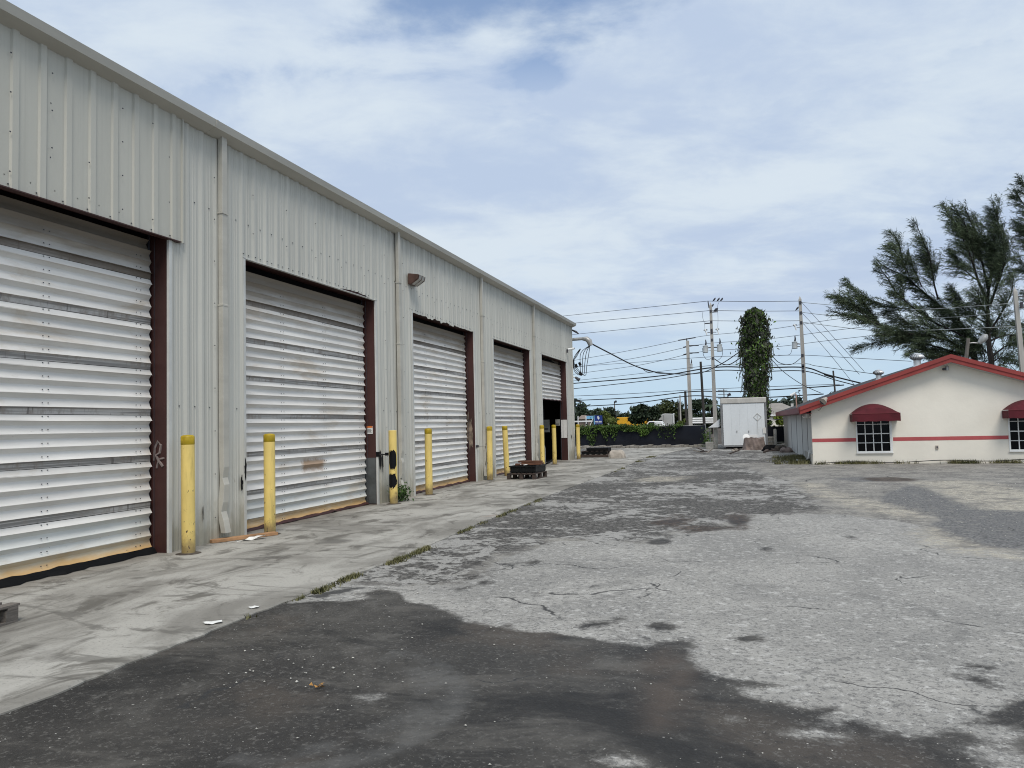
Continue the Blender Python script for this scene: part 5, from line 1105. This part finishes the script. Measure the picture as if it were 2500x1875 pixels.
def part(e, o, fn, name, mat, smooth=False): b = MB(); fn(b); b.V = [tuple(Vector(v) - o) for v in b.V]; return b.build(name, mat, e, smooth)
PY = 60
def can(e, o, px, py, w_=12, h_=17):
    c = at(px, py, PY); s_ = PY / FP; q = part(e, o, lambda b: b.lathe([(w_ / 2 * s_, 0), (w_ / 2 * s_ * 1.06, h_ * s_ * .06), (w_ / 2 * s_, h_ * s_ * .1), (w_ / 2 * s_, h_ * s_ * .9), (w_ / 2 * s_ * 1.1, h_ * s_ * .93), (w_ / 2 * s_ * .9, h_ * s_), (.01, h_ * s_ * 1.04)], 14, c), 'transformer', M['xfmr'], True)
    bs = part(e, o, lambda b: b.tube([c + Vector((.02, 0, h_ * s_)), c + Vector((.06, 0, h_ * s_ + .2)), c + Vector((.04, 0, h_ * s_ + .45))], [.07, .06, .03], 7), 'bushing', M['insul'], True); bs.parent = q
def arm(e, o, a, b, r_=.045): part(e, o, lambda m: m.tube([at(*a, PY), at(*b, PY)], r_, 6), 'bracket_arm', M['insul'])
def fuse(e, o, px, py):
    part(e, o, lambda b: b.tube([at(px - 3, py - 8, PY), at(px, py - 4, PY)], .08, 6).tube([at(px - 1, py - 5, PY), at(px + 3, py + 6, PY)], .045, 6), 'fuse_cutout', M['frame']); part(e, o, lambda b: b.tube([at(px - 5, py - 5, PY), at(px + 4, py - 7, PY)], .05, 6), 'fuse_cap', M['insul'])
e1, o1, t1, b1 = pole('utility_pole', 'concrete utility pole with two transformers left of the vine column', (1734.8, 746), (1746.5, 1035), PY, .095, .155, M['cpole'])
can(e1, o1, 1722.5, 861); can(e1, o1, 1757, 858); arm(e1, o1, (1736, 848), (1722, 850)); arm(e1, o1, (1740, 848), (1757, 848)); arm(e1, o1, (1728.5, 736), (1731, 752)); arm(e1, o1, (1739, 762), (1752, 761)); arm(e1, o1, (1720.5, 790), (1734, 789)); fuse(e1, o1, 1723, 812); fuse(e1, o1, 1752, 810); arm(e1, o1, (1727, 812), (1735, 812), .025); arm(e1, o1, (1740, 811), (1749, 811), .025)
for py in (760, 786, 806, 812, 830, 875): part(e1, o1, lambda b, py=py: b.box(*(lambda c: (c.x - .07, c.x + .07, c.y - .15, c.y - .1, c.z - .09, c.z + .09))(at(1735 + (py - 748) * .043, py, PY))), 'bolt_plate', M['insul'])
e2, o2, t2, b2 = pole('utility_pole', 'concrete utility pole with one transformer right of the vine column', (1953, 731), (1966, 985), PY, .1, .165, M['cpole'])
can(e2, o2, 1940.5, 851, 12, 16); arm(e2, o2, (1945, 839), (1953, 840)); arm(e2, o2, (1945, 846), (1953, 846), .03); fuse(e2, o2, 1941, 800); arm(e2, o2, (1945, 800), (1952, 800), .025)
for py in (739, 764, 788, 868, 893, 897, 906): part(e2, o2, lambda b, py=py: b.box(*(lambda c: (c.x - .08, c.x + .08, c.y - .16, c.y - .11, c.z - .1, c.z + .1))(at(1953.5 + (py - 731) * .04, py, PY))), 'bolt_plate', M['insul'])
e3, o3, _, _ = pole('utility_pole', 'shorter concrete pole with line arms near the warehouse corner', (1678.5, 832), (1686.5, 1040), 80, .14, .2, M['cpole'], False)
PY = 80
for a, b in (((1656, 831), (1698, 824)), ((1668, 848), (1680, 845)), ((1682, 844), (1706, 843)), ((1668, 866), (1680, 863)), ((1682, 862), (1706, 861)), ((1676.5, 826), (1677, 836))): arm(e3, o3, a, b, .06)
can(e3, o3, 1687.5, 900, 7, 12); part(e3, o3, lambda b: b.tube([at(1685, 998, 80), at(1688, 998, 80)], .13, 10).tube([at(1685, 1004, 80), at(1688, 1004, 80)], .12, 10), 'meter', M['frame'], True)
PY = 60
e4, o4, _, _ = pole('utility_pole', 'dark creosoted wooden pole between the concrete poles', (1710.5, 883), (1719.5, 1038), 57, .08, .115, M['wpole'])
e5, o5, _, _ = pole('utility_pole', 'pale concrete pole at the right edge in front of the casuarinas', (2478, 712), (2497, 905), 52, .10, .16, M['cpole'])
PY = 52; arm(e5, o5, (2480, 724), (2500, 724)); arm(e5, o5, (2483, 752), (2500, 751)); part(e5, o5, lambda b: b.box(*(lambda c: (c.x - .06, c.x + .06, c.y - .3, c.y - .1, c.z - .15, c.z + .15))(at(2491, 745, 52))), 'control_box', M['insul'])
e6, o6, _, _ = pole('utility_pole', 'short grey wooden pole carrying a street light behind the ridge', (2364, 826), (2359, 872), 50.5, .1, .12, M['wpoleg'])
PY = 50.5
part(e6, o6, lambda b: b.tube([at(2362, 845, 50.5), at(2366, 838, 50.5), at(2375, 837, 50.5), at(2392, 838, 50.5)], .03, 6), 'lamp_arm', M['conduit']); part(e6, o6, lambda b: b.tube([at(2390, 838, 50.5), at(2398, 830, 50.5), at(2406, 821, 50.5), at(2411, 820, 50.5)], [.1, .2, .2, .1], 10), 'lamp_head', M['conduit'], True)
e7, o7, _, _ = pole('utility_pole', 'short black wooden pole rising behind the left roof slope', (2034, 905), (2038.5, 955), 50, .05, .06, M['wpole'])
part(e7, o7, lambda b: b.tube([at(2012, 914, 50), at(2034, 921, 50)], .06, 7), 'splice_case', M['black'], True)
for (tp_, bt, Y, lab) in (((1660, 965), (1662, 1030), 100, 'thin far concrete pole before the olive trees'), ((1655, 975), (1658, 1030), 102, 'thin far brown pole before the olive trees'), ((1673, 955), (1676, 1030), 88, 'dark far pole hard left of the short concrete pole')):
    pole('utility_pole', lab, tp_, bt, Y, .07 if 'dark' not in lab else .13, .1 if 'dark' not in lab else .17, M['cpole'] if 'thin far concrete' in lab else M['wpole'], False)
for (px, t_, b_, Y, lab) in ((1500, 982, 1000, 120, 'small far street light above the dark trees near the warehouse'), (1777, 965, 985, 100, 'small far street light above the box trailer')):
    q = at(px, t_, Y); e = empty('street_lamp', (q.x, Y, 0)); tag(e, lab, 'street light'); MB().tube([(0, 0, 0), (0, 0, q.z)], .08, 6).build('post', M['wpoleg'], e); MB().tube([(-.05, 0, q.z), (.35, 0, q.z + .15)], [.12, .2], 8).build('lamp_head', M['insul'], e)
for (px, t_, Y, lab) in ((1416, 972, 100, 'thin aerial mast above the trees beside the warehouse corner'), (1767, 950, 70, 'thin aerial mast sticking up behind the box trailer')):
    q = at(px, t_, Y); e = empty('aerial_mast', (q.x, Y, 0)); tag(e, lab, 'aerial'); MB().tube([(0, 0, 0), (0, 0, q.z)], .045, 5).build('mast', M['wpoleg'], e)
    for k in range(3): MB().tube([(-.5, 0, q.z - .1 - k * .35), (.3, 0, q.z - .1 - k * .35)], .025, 4).build('rod', M['wpoleg'], e)

# ------------------------------------------------------------------ wires
def wire(label, pts, r_, mat, group=None):
    w3 = [at(px, py, Y) for px, py, Y in pts]; sp = spline(w3, 8); o = MB().tube(sp, r_, 5, False).build('power_line', mat, None, True); tag(o, label, 'wire', group)
g1, g2_, g3 = 'lines from the warehouse side to the first concrete pole', 'lines between the two concrete poles', 'lines from the second concrete pole to the right edge'
P1, P2_, P5 = 60, 60, 52
for k, (ya, yb, yc, rr) in enumerate(((772, 735, 735, .021), (789, 758, 759, .021), (814, 783, 783, .021))):
    nm = ('top', 'second', 'third')[k]; xa = (1370, 1400, 1425)[k]
    wire(nm + ' thin line running from behind the warehouse to the pole with two transformers', [(xa - 60, ya + 7, 78), (xa, ya, 74), (1728 if k == 0 else 1735, yb, P1)], rr, M['wire'], g1)
    wire(nm + ' thin line between the tops of the two transformer poles', [(1728 if k == 0 else 1736, yb, P1), (1845, yb + (yc - yb) / 2 + 1, P1), (1952, yc, P2_)], rr, M['wire'], g2_)
    wire(nm + ' pale line crossing in front of the casuarinas', [(1954, yc + 3, P2_), ((2035, 745), (2055, 772), (2100, 804))[k] + (58,), ((2200, 757), (2270, 777), (2200, 808))[k] + (55.5,), ((2480, 740), (2480, 760), (2480, 797))[k] + (P5,)], .02, M['wirep'], g3)
    ym = (878, 896, 912)[k]; yp = (827, 847, 865)[k]
    wire(nm + ' line from the warehouse corner up to the short concrete pole', [(1330, ym + 14, 96), (1412, ym, 92), (1560, (ym + yp) / 2 - 1 + 2 * k, 86), (1678, yp, 80)], .024, M['wire'], 'lines to the short concrete pole')
    wire(nm + ' line from the short concrete pole past the vine column to the right', [(1680, yp, 80), (1735, yp - 9, 79), (1880, (804, 827, 848)[k], 78), (2050, (778, 805, 828)[k], 74), (2300, (752, 776, 800)[k], 70)], .022, M['wire'], 'lines from the short concrete pole')
    wire(nm + ' guy wire slanting down right from the second transformer pole', [(1957, (738, 763, 785)[k], P2_), (2030, (818, 840, 870)[k], 58), (2110 - 12 * k, (907, 914, 940)[k], 56)], .016, M['wire'], 'guy wires of the second transformer pole')
wire('neutral line rising slightly to the pole with two transformers', [(1390, 896, 78), (1560, 884, 70), (1738, 871, P1), (1845, 870, P1), (1957, 867, P2_), (2100, 875, 58), (2225, 882, 56)], .018, M['wire'])
wire('thick black cable crossing behind the vine column, upper of a pair', [(1340, 941, 78), (1400, 936, 76), (1600, 919, 68), (1742, 897, P1), (1850, 898, P1), (1962, 897, P2_), (2020, 915, 58), (2120, 940, 56)], .05, M['cable'])
wire('black cable crossing behind the vine column, lower of a pair', [(1340, 955, 78), (1400, 949, 76), (1600, 927, 68), (1743, 905, P1), (1850, 907, P1), (1963, 906, P2_), (2040, 928, 58), (2110, 946, 56)], .034, M['cable'])
wire('thin line just above the thick black pair', [(1398, 930, 84), (1600, 908, 80), (1742, 892, P1), (1850, 893, P1), (1960, 888, P2_), (1990, 893, 59), (2060, 903, 57), (2150, 915, 54)], .02, M['cable'])
wire('grey line low over the far trees', [(1350, 970, 90), (1400, 967, 88), (1540, 961, 86), (1690, 952, 84), (1850, 945, 84), (2050, 938, 84)], .03, M['wire'])
wire('black cable low over the far trees reaching the trailer top', [(1350, 981, 84), (1400, 978, 82), (1560, 970, 78), (1690, 956, 72), (1800, 956, 70), (1960, 947, 66), (2060, 940, 62)], .045, M['cable'])
wire('lowest black cable sagging across the far tree tops', [(1350, 996, 84), (1400, 993, 82), (1540, 985, 78), (1680, 967, 72), (1757, 970, 70), (1870, 970, 68), (1960, 965, 66), (2010, 962, 64)], .045, M['cable'])
wire('thick twisted service cable from the weatherhead to the utility pole', [(1425, 829, 34), (1490, 863, 38), (1550, 893, 43), (1600, 908, 47), (1660, 913, 51), (1712, 910, 56), (1746, 896, 59.5), (1775, 880, 57), (1818, 850, 50.5)], .034, M['cable'])
for k in range(2): wire(('left', 'right')[k] + ' loose twist of cable wound round the service cable', [(1550 + 18 * k, 894 + 5 * k, 43 + k), (1565 + 22 * k, 898 + 6 * k, 44 + k), (1580 + 25 * k, 908 + 3 * k, 45.4 + k), (1600 + 25 * k, 908 + 4 * k, 47 + k)], .018, M['cable'])
wire('black cable drooping from the transformer pole into the vine column', [(1744, 876, P1), (1765, 889, 58), (1785, 888, 55), (1815, 868, 50.5)], .034, M['cable'])
wire('cable drooping from the vine column to the second transformer pole', [(1880, 862, 50.5), (1900, 884, 53), (1925, 890, 56), (1940, 886, 58), (1957, 872, P2_)], .024, M['cable'])
wire('long thin cable falling right from the vine column behind the roof', [(1878, 870, 50.5), (1910, 905, 51), (1957, 938, 51), (2005, 960, 50)], .02, M['cable'])
wire('curved jumper wire under the left transformer', [(1715, 850, P1), (1718, 868, P1), (1727, 878, P1), (1738, 874, P1)], .018, M['wire']); wire('curved jumper wire under the right transformer of the pair', [(1764, 848, P1), (1763, 868, P1), (1753, 879, P1), (1743, 876, P1)], .018, M['wire']); wire('curved jumper wire under the single transformer', [(1934, 838, P2_), (1933, 855, P2_), (1926, 866, P2_), (1900, 867, P2_)], .016, M['wire'])
wire('drop wire from the top line to the right fuse', [(1756, 737, P1), (1752, 748, P1), (1753, 780, P1), (1752, 806, P1)], .012, M['wire']); wire('drop wire from the second line to the left fuse', [(1716, 761, P1), (1715, 773, P1), (1720, 790, P1), (1721, 808, P1)], .012, M['wire'])
# birds on the top line
for k, (px, py) in enumerate(((1743.5, 734), (1753.5, 734), (1761.5, 734), (1739, 749), (1746, 759), (1749.5, 759), (1946, 756))):
    q = at(px, py, 60); e = empty('bird', tuple(q)); tag(e, ['dark bird on the top line, first right of the pole', 'dark bird on the top line, second right of the pole', 'dark bird on the top line, farthest right of the pole', 'dark bird beside the pointed pole tip', 'dark bird on the left end of the bracket arm', 'dark bird on the right end of the bracket arm', 'lone dark bird by the second transformer pole'][k], 'bird', 'birds on the power lines')
    MB().tube([(-.12, 0, -.06), (-.05, 0, .02), (.03, 0, .1), (.07, 0, .17), (.1, 0, .19), (.13, 0, .18)], [.012, .05, .07, .045, .04, .008], 8).build('body', M['insul'], e, True)

# ------------------------------------------------------------------ beyond the fence
leaf_tree('broadleaf_tree', 'dark round tree behind the blue sign by the warehouse corner', 1447, 1040, 100, 52, 985, M['leafd'], 51, 2600, .22)
leaf_tree('broadleaf_tree', 'dark low tree right of the round one behind the sign', 1503, 1040, 104, 40, 992, M['leafd'], 52, 2000, .22)
leaf_tree('broadleaf_tree', 'yellow green feathery tree just right of the blue sign', 1472, 1040, 86, 30, 997, M['leafy'], 53, 2200, .16, crown_lo=.15)
leaf_tree('shrub', 'yellow green shrub behind the fence before the yellow truck', 1505, 1040, 78, 34, 1018, M['leafy'], 54, 1700, .13, crown_lo=.1, trunk=False, cat='shrub', group='shrubs beyond the fence')
leaf_tree('broadleaf_tree', 'spreading dark green tree over the yellow truck', 1572, 1040, 82, 46, 983, M['leafd'], 55, 2600, .20, crown_lo=.5)
leaf_tree('broadleaf_tree', 'tall olive tree behind the pale truck cab', 1632, 1040, 112, 52, 975, M['leafo'], 56, 2800, .24)
leaf_tree('broadleaf_tree', 'dark tree behind the creosoted pole', 1712, 1040, 112, 48, 972, M['leafd'], 57, 2600, .24)
leaf_tree('broadleaf_tree', 'grey green tree showing above the far house roof', 1940, 1040, 130, 40, 975, M['leaff'], 58, 1600, .3)
leaf_tree('shrub', 'bright yellow green shrub in the gap beside the white building', 1906, 1075, 49.5, 19, 1002, M['leafb'], 59, 1500, .09, trunk=False, crown_lo=.35, cat='shrub', group='shrubs beyond the fence')
leaf_tree('shrub', 'dark shrub under the bright one in the trailer gap', 1902, 1090, 51, 26, 1042, M['leafd'], 60, 1200, .09, trunk=False, crown_lo=.1, cat='shrub', group='shrubs beyond the fence')
leaf_tree('shrub', 'dry pale bush right of the truck cab', 1662, 1040, 76, 14, 1020, M['leafy'], 61, 500, .12, trunk=False, cat='shrub', group='shrubs beyond the fence')
# small palm
q = at(1738, 982, 90); e = empty('small_palm', (q.x, 90, 0)); tag(e, 'small palm with curved fronds left of the box trailer', 'palm'); MB().tube([(0, 0, 0), (0, 0, q.z - .4)], [.2, .13], 8).build('trunk', M['bark'], e)
for k in range(11):
    a = k * .571; P = []
    for j in range(6):
        t = j / 5; c = Vector((math.cos(a) * 1.6 * t, math.sin(a) * 1.6 * t, q.z - .4 + 1.0 * t - 1.7 * t * t)); s_ = .22 * math.sin(math.pi * min(1, t + .12)) + .02; P += [c + Vector((-math.sin(a) * s_, math.cos(a) * s_, -.1)), c, c + Vector((math.sin(a) * s_, -math.cos(a) * s_, -.1))]
    MB().sheet(P, 3, 6).build('frond', M['leafd'], e)
# far wood that closes the horizon
r = np.random.default_rng(77); n = 26000; x = r.uniform(-260, 260, n); hh = 4.6 + 1.3 * np.sin(x * .11) + 1.0 * np.sin(x * .31 + 1) + .7 * np.sin(x * .83); P = np.stack([x, 165 + r.uniform(-8, 8, n) + .0006 * x * x, r.uniform(0, 1, n) ** .7 * hh], 1)
V_, F_ = leaves(P, .8, r); o = link('far_woods', np_mesh('far_woods', V_, F_, M['leaff'])); tag(o, 'distant wood closing the horizon beyond the lots', 'woods', kind='stuff')
# house roof behind the trailer
e = empty('far_house', (at(1900, 1030, 95).x, 95, 0)); tag(e, 'far house with a grey hipped roof right of the trailer', 'house'); zc_ = at(1900, 1012, 95).z; zt_ = at(1900, 983, 95).z; wl_ = 3.4
MB().add([(-wl_, 0, zc_), (wl_, 0, zc_), (wl_, 7, zc_), (-wl_, 7, zc_), (-.6, 3, zt_), (.6, 3, zt_)], [(0, 1, 5, 4), (1, 2, 5), (2, 3, 4, 5), (3, 0, 4)]).build('roof', M['roofg'], e); MB().box(-wl_ + .3, wl_ - .3, .3, 6.7, 0, zc_).build('wall', M['stucco'], e); MB().box(-wl_ - .02, wl_ + .02, -.05, -.005, zc_ - .16, zc_ + .02).build('fascia', M['frame'], e); MB().box(1.6, 1.9, 2.4, 2.7, zc_ + .6, zt_ - .1).build('chimney', M['stuccog'], e)
# white gate arm, shed, boards and sign near the warehouse corner
q0, q1 = at(1398, 1029.5, 62), at(1447, 1028, 62); e = empty('barrier', ((q0.x + q1.x) / 2, 62, 0)); tag(e, 'white barrier arm with a slanting brace beyond the fence', 'barrier'); cx_ = e.location.x
MB().bar((q0.x - 2 - cx_, 0, q0.z), (q1.x - cx_, 0, q1.z), .1, .11).build('beam', M['frame'], e); a_, b_ = at(1440, 1039, 61.8), at(1447, 1022, 61.8); MB().bar((a_.x - cx_, -.1, a_.z), (b_.x - cx_, -.1, b_.z), .06, .05).build('brace', M['frame'], e); a_ = at(1430, 1035, 62); MB().bar((a_.x - cx_, 0, 0), (a_.x - cx_, 0, q0.z - .06), .05, .05).build('post', M['post'], e)
a_, b_ = at(1413, 1026, 80), at(1432, 1013, 80); e = empty('shed', ((a_.x + b_.x) / 2, 80, 0)); tag(e, 'small weathered brown shed with white posts beyond the fence', 'shed'); w_ = (b_.x - a_.x) / 2
MB().add([(-w_ * 1.15, -.3, a_.z + .1), (w_ * 1.15, -.3, a_.z + .1), (w_ * 1.0, 1.4, b_.z), (-w_ * 1.0, 1.4, b_.z)], [(0, 1, 2, 3)]).build('roof', M['tile'], e)
MB().box(-w_, w_, 0, 2, 0, a_.z + .05).build('wall', M['tile'], e)
for x in (-w_, w_): MB().bar((x, -.32, 0), (x, -.32, b_.z - .1), .09, .09).build('post', M['frame'], e)
a_, b_ = at(1432, 1023, 75), at(1448, 1015, 75); e = empty('billboard', ((a_.x + b_.x) / 2, 75, 0)); tag(e, 'light blue board on dark posts beside the navy sign', 'board'); w_ = (b_.x - a_.x) / 2
MB().box(-w_, w_, 0, .06, a_.z, b_.z).build('board', M['skyb'], e); MB().box(-w_, w_, -.02, .08, b_.z + .005, b_.z + .07).build('top_rail', M['insul'], e)
for x in (-w_ + .05, w_ - .05): MB().bar((x, .1, 0), (x, .1, a_.z + .1), .08, .08).build('post', M['insul'], e)
MB().bar((.1, -.01, a_.z + .05), (.1, -.01, a_.z + .2), .05, .02).build('figure_print', M['insul'], e)
a_, b_ = at(1452, 1036, 70), at(1470, 1014, 70); e = empty('sign', ((a_.x + b_.x) / 2, 70, 0)); tag(e, 'navy blue sign with white emblem and lettering beyond the fence', 'sign'); w_ = (b_.x - a_.x) / 2; z0, z1 = a_.z, b_.z
sb = MB().box(-w_, w_, 0, .1, z0, z1).build('board', M['blue'], e); hz_ = z1 - z0
MB().box(-w_ - .07, -w_ - .002, -.03, .13, z0 - .1, z1).build('edge_post', M['skyb'], e)
f = MB(); zc_ = z0 + hz_ * .68; f.box(-.09, .03, -.012, -.002, zc_ + .12, zc_ + .2); f.add([(-.06, -.01, zc_ + .12), (.02, -.01, zc_ + .1), (.12, -.01, zc_ + .05), (.1, -.01, zc_ - .02), (.02, -.01, zc_ - .16), (-.02, -.01, zc_ - .06), (-.12, -.01, zc_ + .02)], [(0, 1, 2, 3, 4, 5, 6)]); f.build('emblem', M['frame'], e)
# short strokes of the unreadable lettering, two lines
f = MB(); 
for k in range(11):
    if k != 5: f.box(-w_ * .86 + k * w_ * .155, -w_ * .86 + k * w_ * .155 + w_ * .11, -.012, -.002, z0 + hz_ * .24, z0 + hz_ * .37)
for k in range(12): f.box(-w_ * .8 + k * w_ * .135, -w_ * .8 + k * w_ * .135 + w_ * .1, -.012, -.002, z0 + hz_ * .13, z0 + hz_ * .18)
f.build('lettering', M['frame'], e)
for x in (-.2, .25): MB().bar((x, .12, 0), (x, .12, z0 + .05), .07, .07).build('post', M['post'], e)
q = at(1485, 1036, 60); e = empty('globe_lamp', (q.x, 60, 0)); tag(e, 'round white globe lamp just above the vine covered fence', 'lamp'); MB().lathe([(.02, q.z - .07), (.06, q.z - .05), (.075, q.z), (.06, q.z + .05), (.01, q.z + .075)], 12).build('globe', M['frame'], e, True); MB().tube([(0, 0, 0), (0, 0, q.z - .06)], .02, 6).build('post', M['post'], e)
# yellow truck
a_, b_ = at(1506, 1040, 96), at(1592, 1017, 96); e = empty('yellow_truck', ((a_.x + b_.x) / 2, 96, 0)); tag(e, 'yellow box truck half hidden behind the dark spreading tree', 'truck'); w_ = (b_.x - a_.x) / 2
MB().box(-w_, w_, 0, 2.4, .7, b_.z).build('cargo_box', M['yelt'], e, bevel=.05)
for k in range(9): MB().box(-w_ + .2 + k * (2 * w_ - .5) / 8, -w_ + .27 + k * (2 * w_ - .5) / 8, -.03, -.001, .75, b_.z - .08).build('rib', M['yelt'], e)
MB().box(-w_ - 1.3, -w_ - .05, .1, 2.3, .5, b_.z - .5).build('cab', M['yelt'], e, bevel=.1)
for x in (-w_ - .7, w_ - .9, w_ - 1.9): MB().tube([(x, .0, .45), (x, .3, .45)], .45, 14).build('wheel', M['black'], e)
# semi tractor
a_, b_ = at(1592, 1040, 84), at(1645, 1009, 84); e = empty('truck_tractor', ((a_.x + b_.x) / 2, 84, 0)); tag(e, 'pale grey sleeper truck cab facing left beyond the fence', 'truck'); s_ = b_.x - a_.x; zt_ = b_.z
MB().prism([(-s_ * .45, .5), (s_ * .42, .5), (s_ * .42, zt_ * .98), (s_ * .1, zt_), (-s_ * .12, zt_ * .97), (-s_ * .2, zt_ * .72), (-s_ * .27, zt_ * .52), (-s_ * .48, zt_ * .46)], 'y', 0, 2.4).build('body', M['cab'], e, bevel=.06)
MB().prism([(-s_ * .235, zt_ * .56), (-s_ * .03, zt_ * .56), (-s_ * .03, zt_ * .72), (-s_ * .175, zt_ * .72)], 'y', -.02, -.002).build('side_window', M['glass'], e); MB().box(s_ * .03, s_ * .05, -.02, -.002, .6, zt_ * .93).build('door_seam', M['post'], e)
MB().tube([(s_ * .47, .3, .8), (s_ * .47, .3, zt_ * .93), (s_ * .5, .3, zt_ * 1.0)], .09, 8).build('exhaust_stack', M['frame'], e, True); MB().box(-s_ * .3, -s_ * .26, -.4, -.1, zt_ * .55, zt_ * .75).build('mirror', M['frame'], e)
for x in (-s_ * .3, s_ * .22, s_ * .38): MB().tube([(x, -.02, .5), (x, .3, .5)], .5, 14).build('wheel', M['black'], e)
a_ = at(1587, 1036, 72); e = empty('parked_car', (a_.x, 72, 0)); tag(e, 'white car roof just showing above the fence before the truck cab', 'car'); MB().prism([(-.8, .3), (1.9, .3), (1.9, .8), (1.5, .9), (1.1, a_.z + .28), (.0, a_.z + .3), (-.5, .95), (-.8, .85)], 'y', -.8, .8).build('body', M['frame'], e, bevel=.06); MB().prism([(-.35, 1.0), (.5, 1.0), (.5, a_.z + .2), (.02, a_.z + .2)], 'y', -.82, -.802).build('side_window', M['glass'], e)
for x in (-.1, 1.35): MB().tube([(x, -.82, .32), (x, -.6, .32)], .32, 12).build('wheel', M['black'], e)
# white pipes in a stack
PL = ['topmost white pipe of the stack behind the poles', 'middle white pipe of the stack behind the poles', 'lowest white pipe of the stack behind the poles']
for k, py in enumerate((1022.5, 1027.5, 1032.5)):
    a_, b_ = at(1691, py, 76), at(1748, py, 76); o = MB().tube([(a_.x, 76, a_.z), (b_.x, 76, a_.z)], .1, 12).build('pipe', M['frame'], None, True); tag(o, PL[k], 'pipe', 'white pipes stacked on a rack')
a_, b_ = at(1691, 1036, 76), at(1748, 1036, 76); e = empty('pipe_rack', ((a_.x + b_.x) / 2, 76, 0)); tag(e, 'low dark rack carrying the white pipes', 'rack')
for x in (-.9, .9): MB().bar((x, .15, 0), (x, .15, a_.z + .6), .08, .08).build('upright', M['insul'], e); MB().bar((x, -.15, a_.z - .06), (x, .2, a_.z - .06), .06, .06).build('bearer', M['insul'], e)
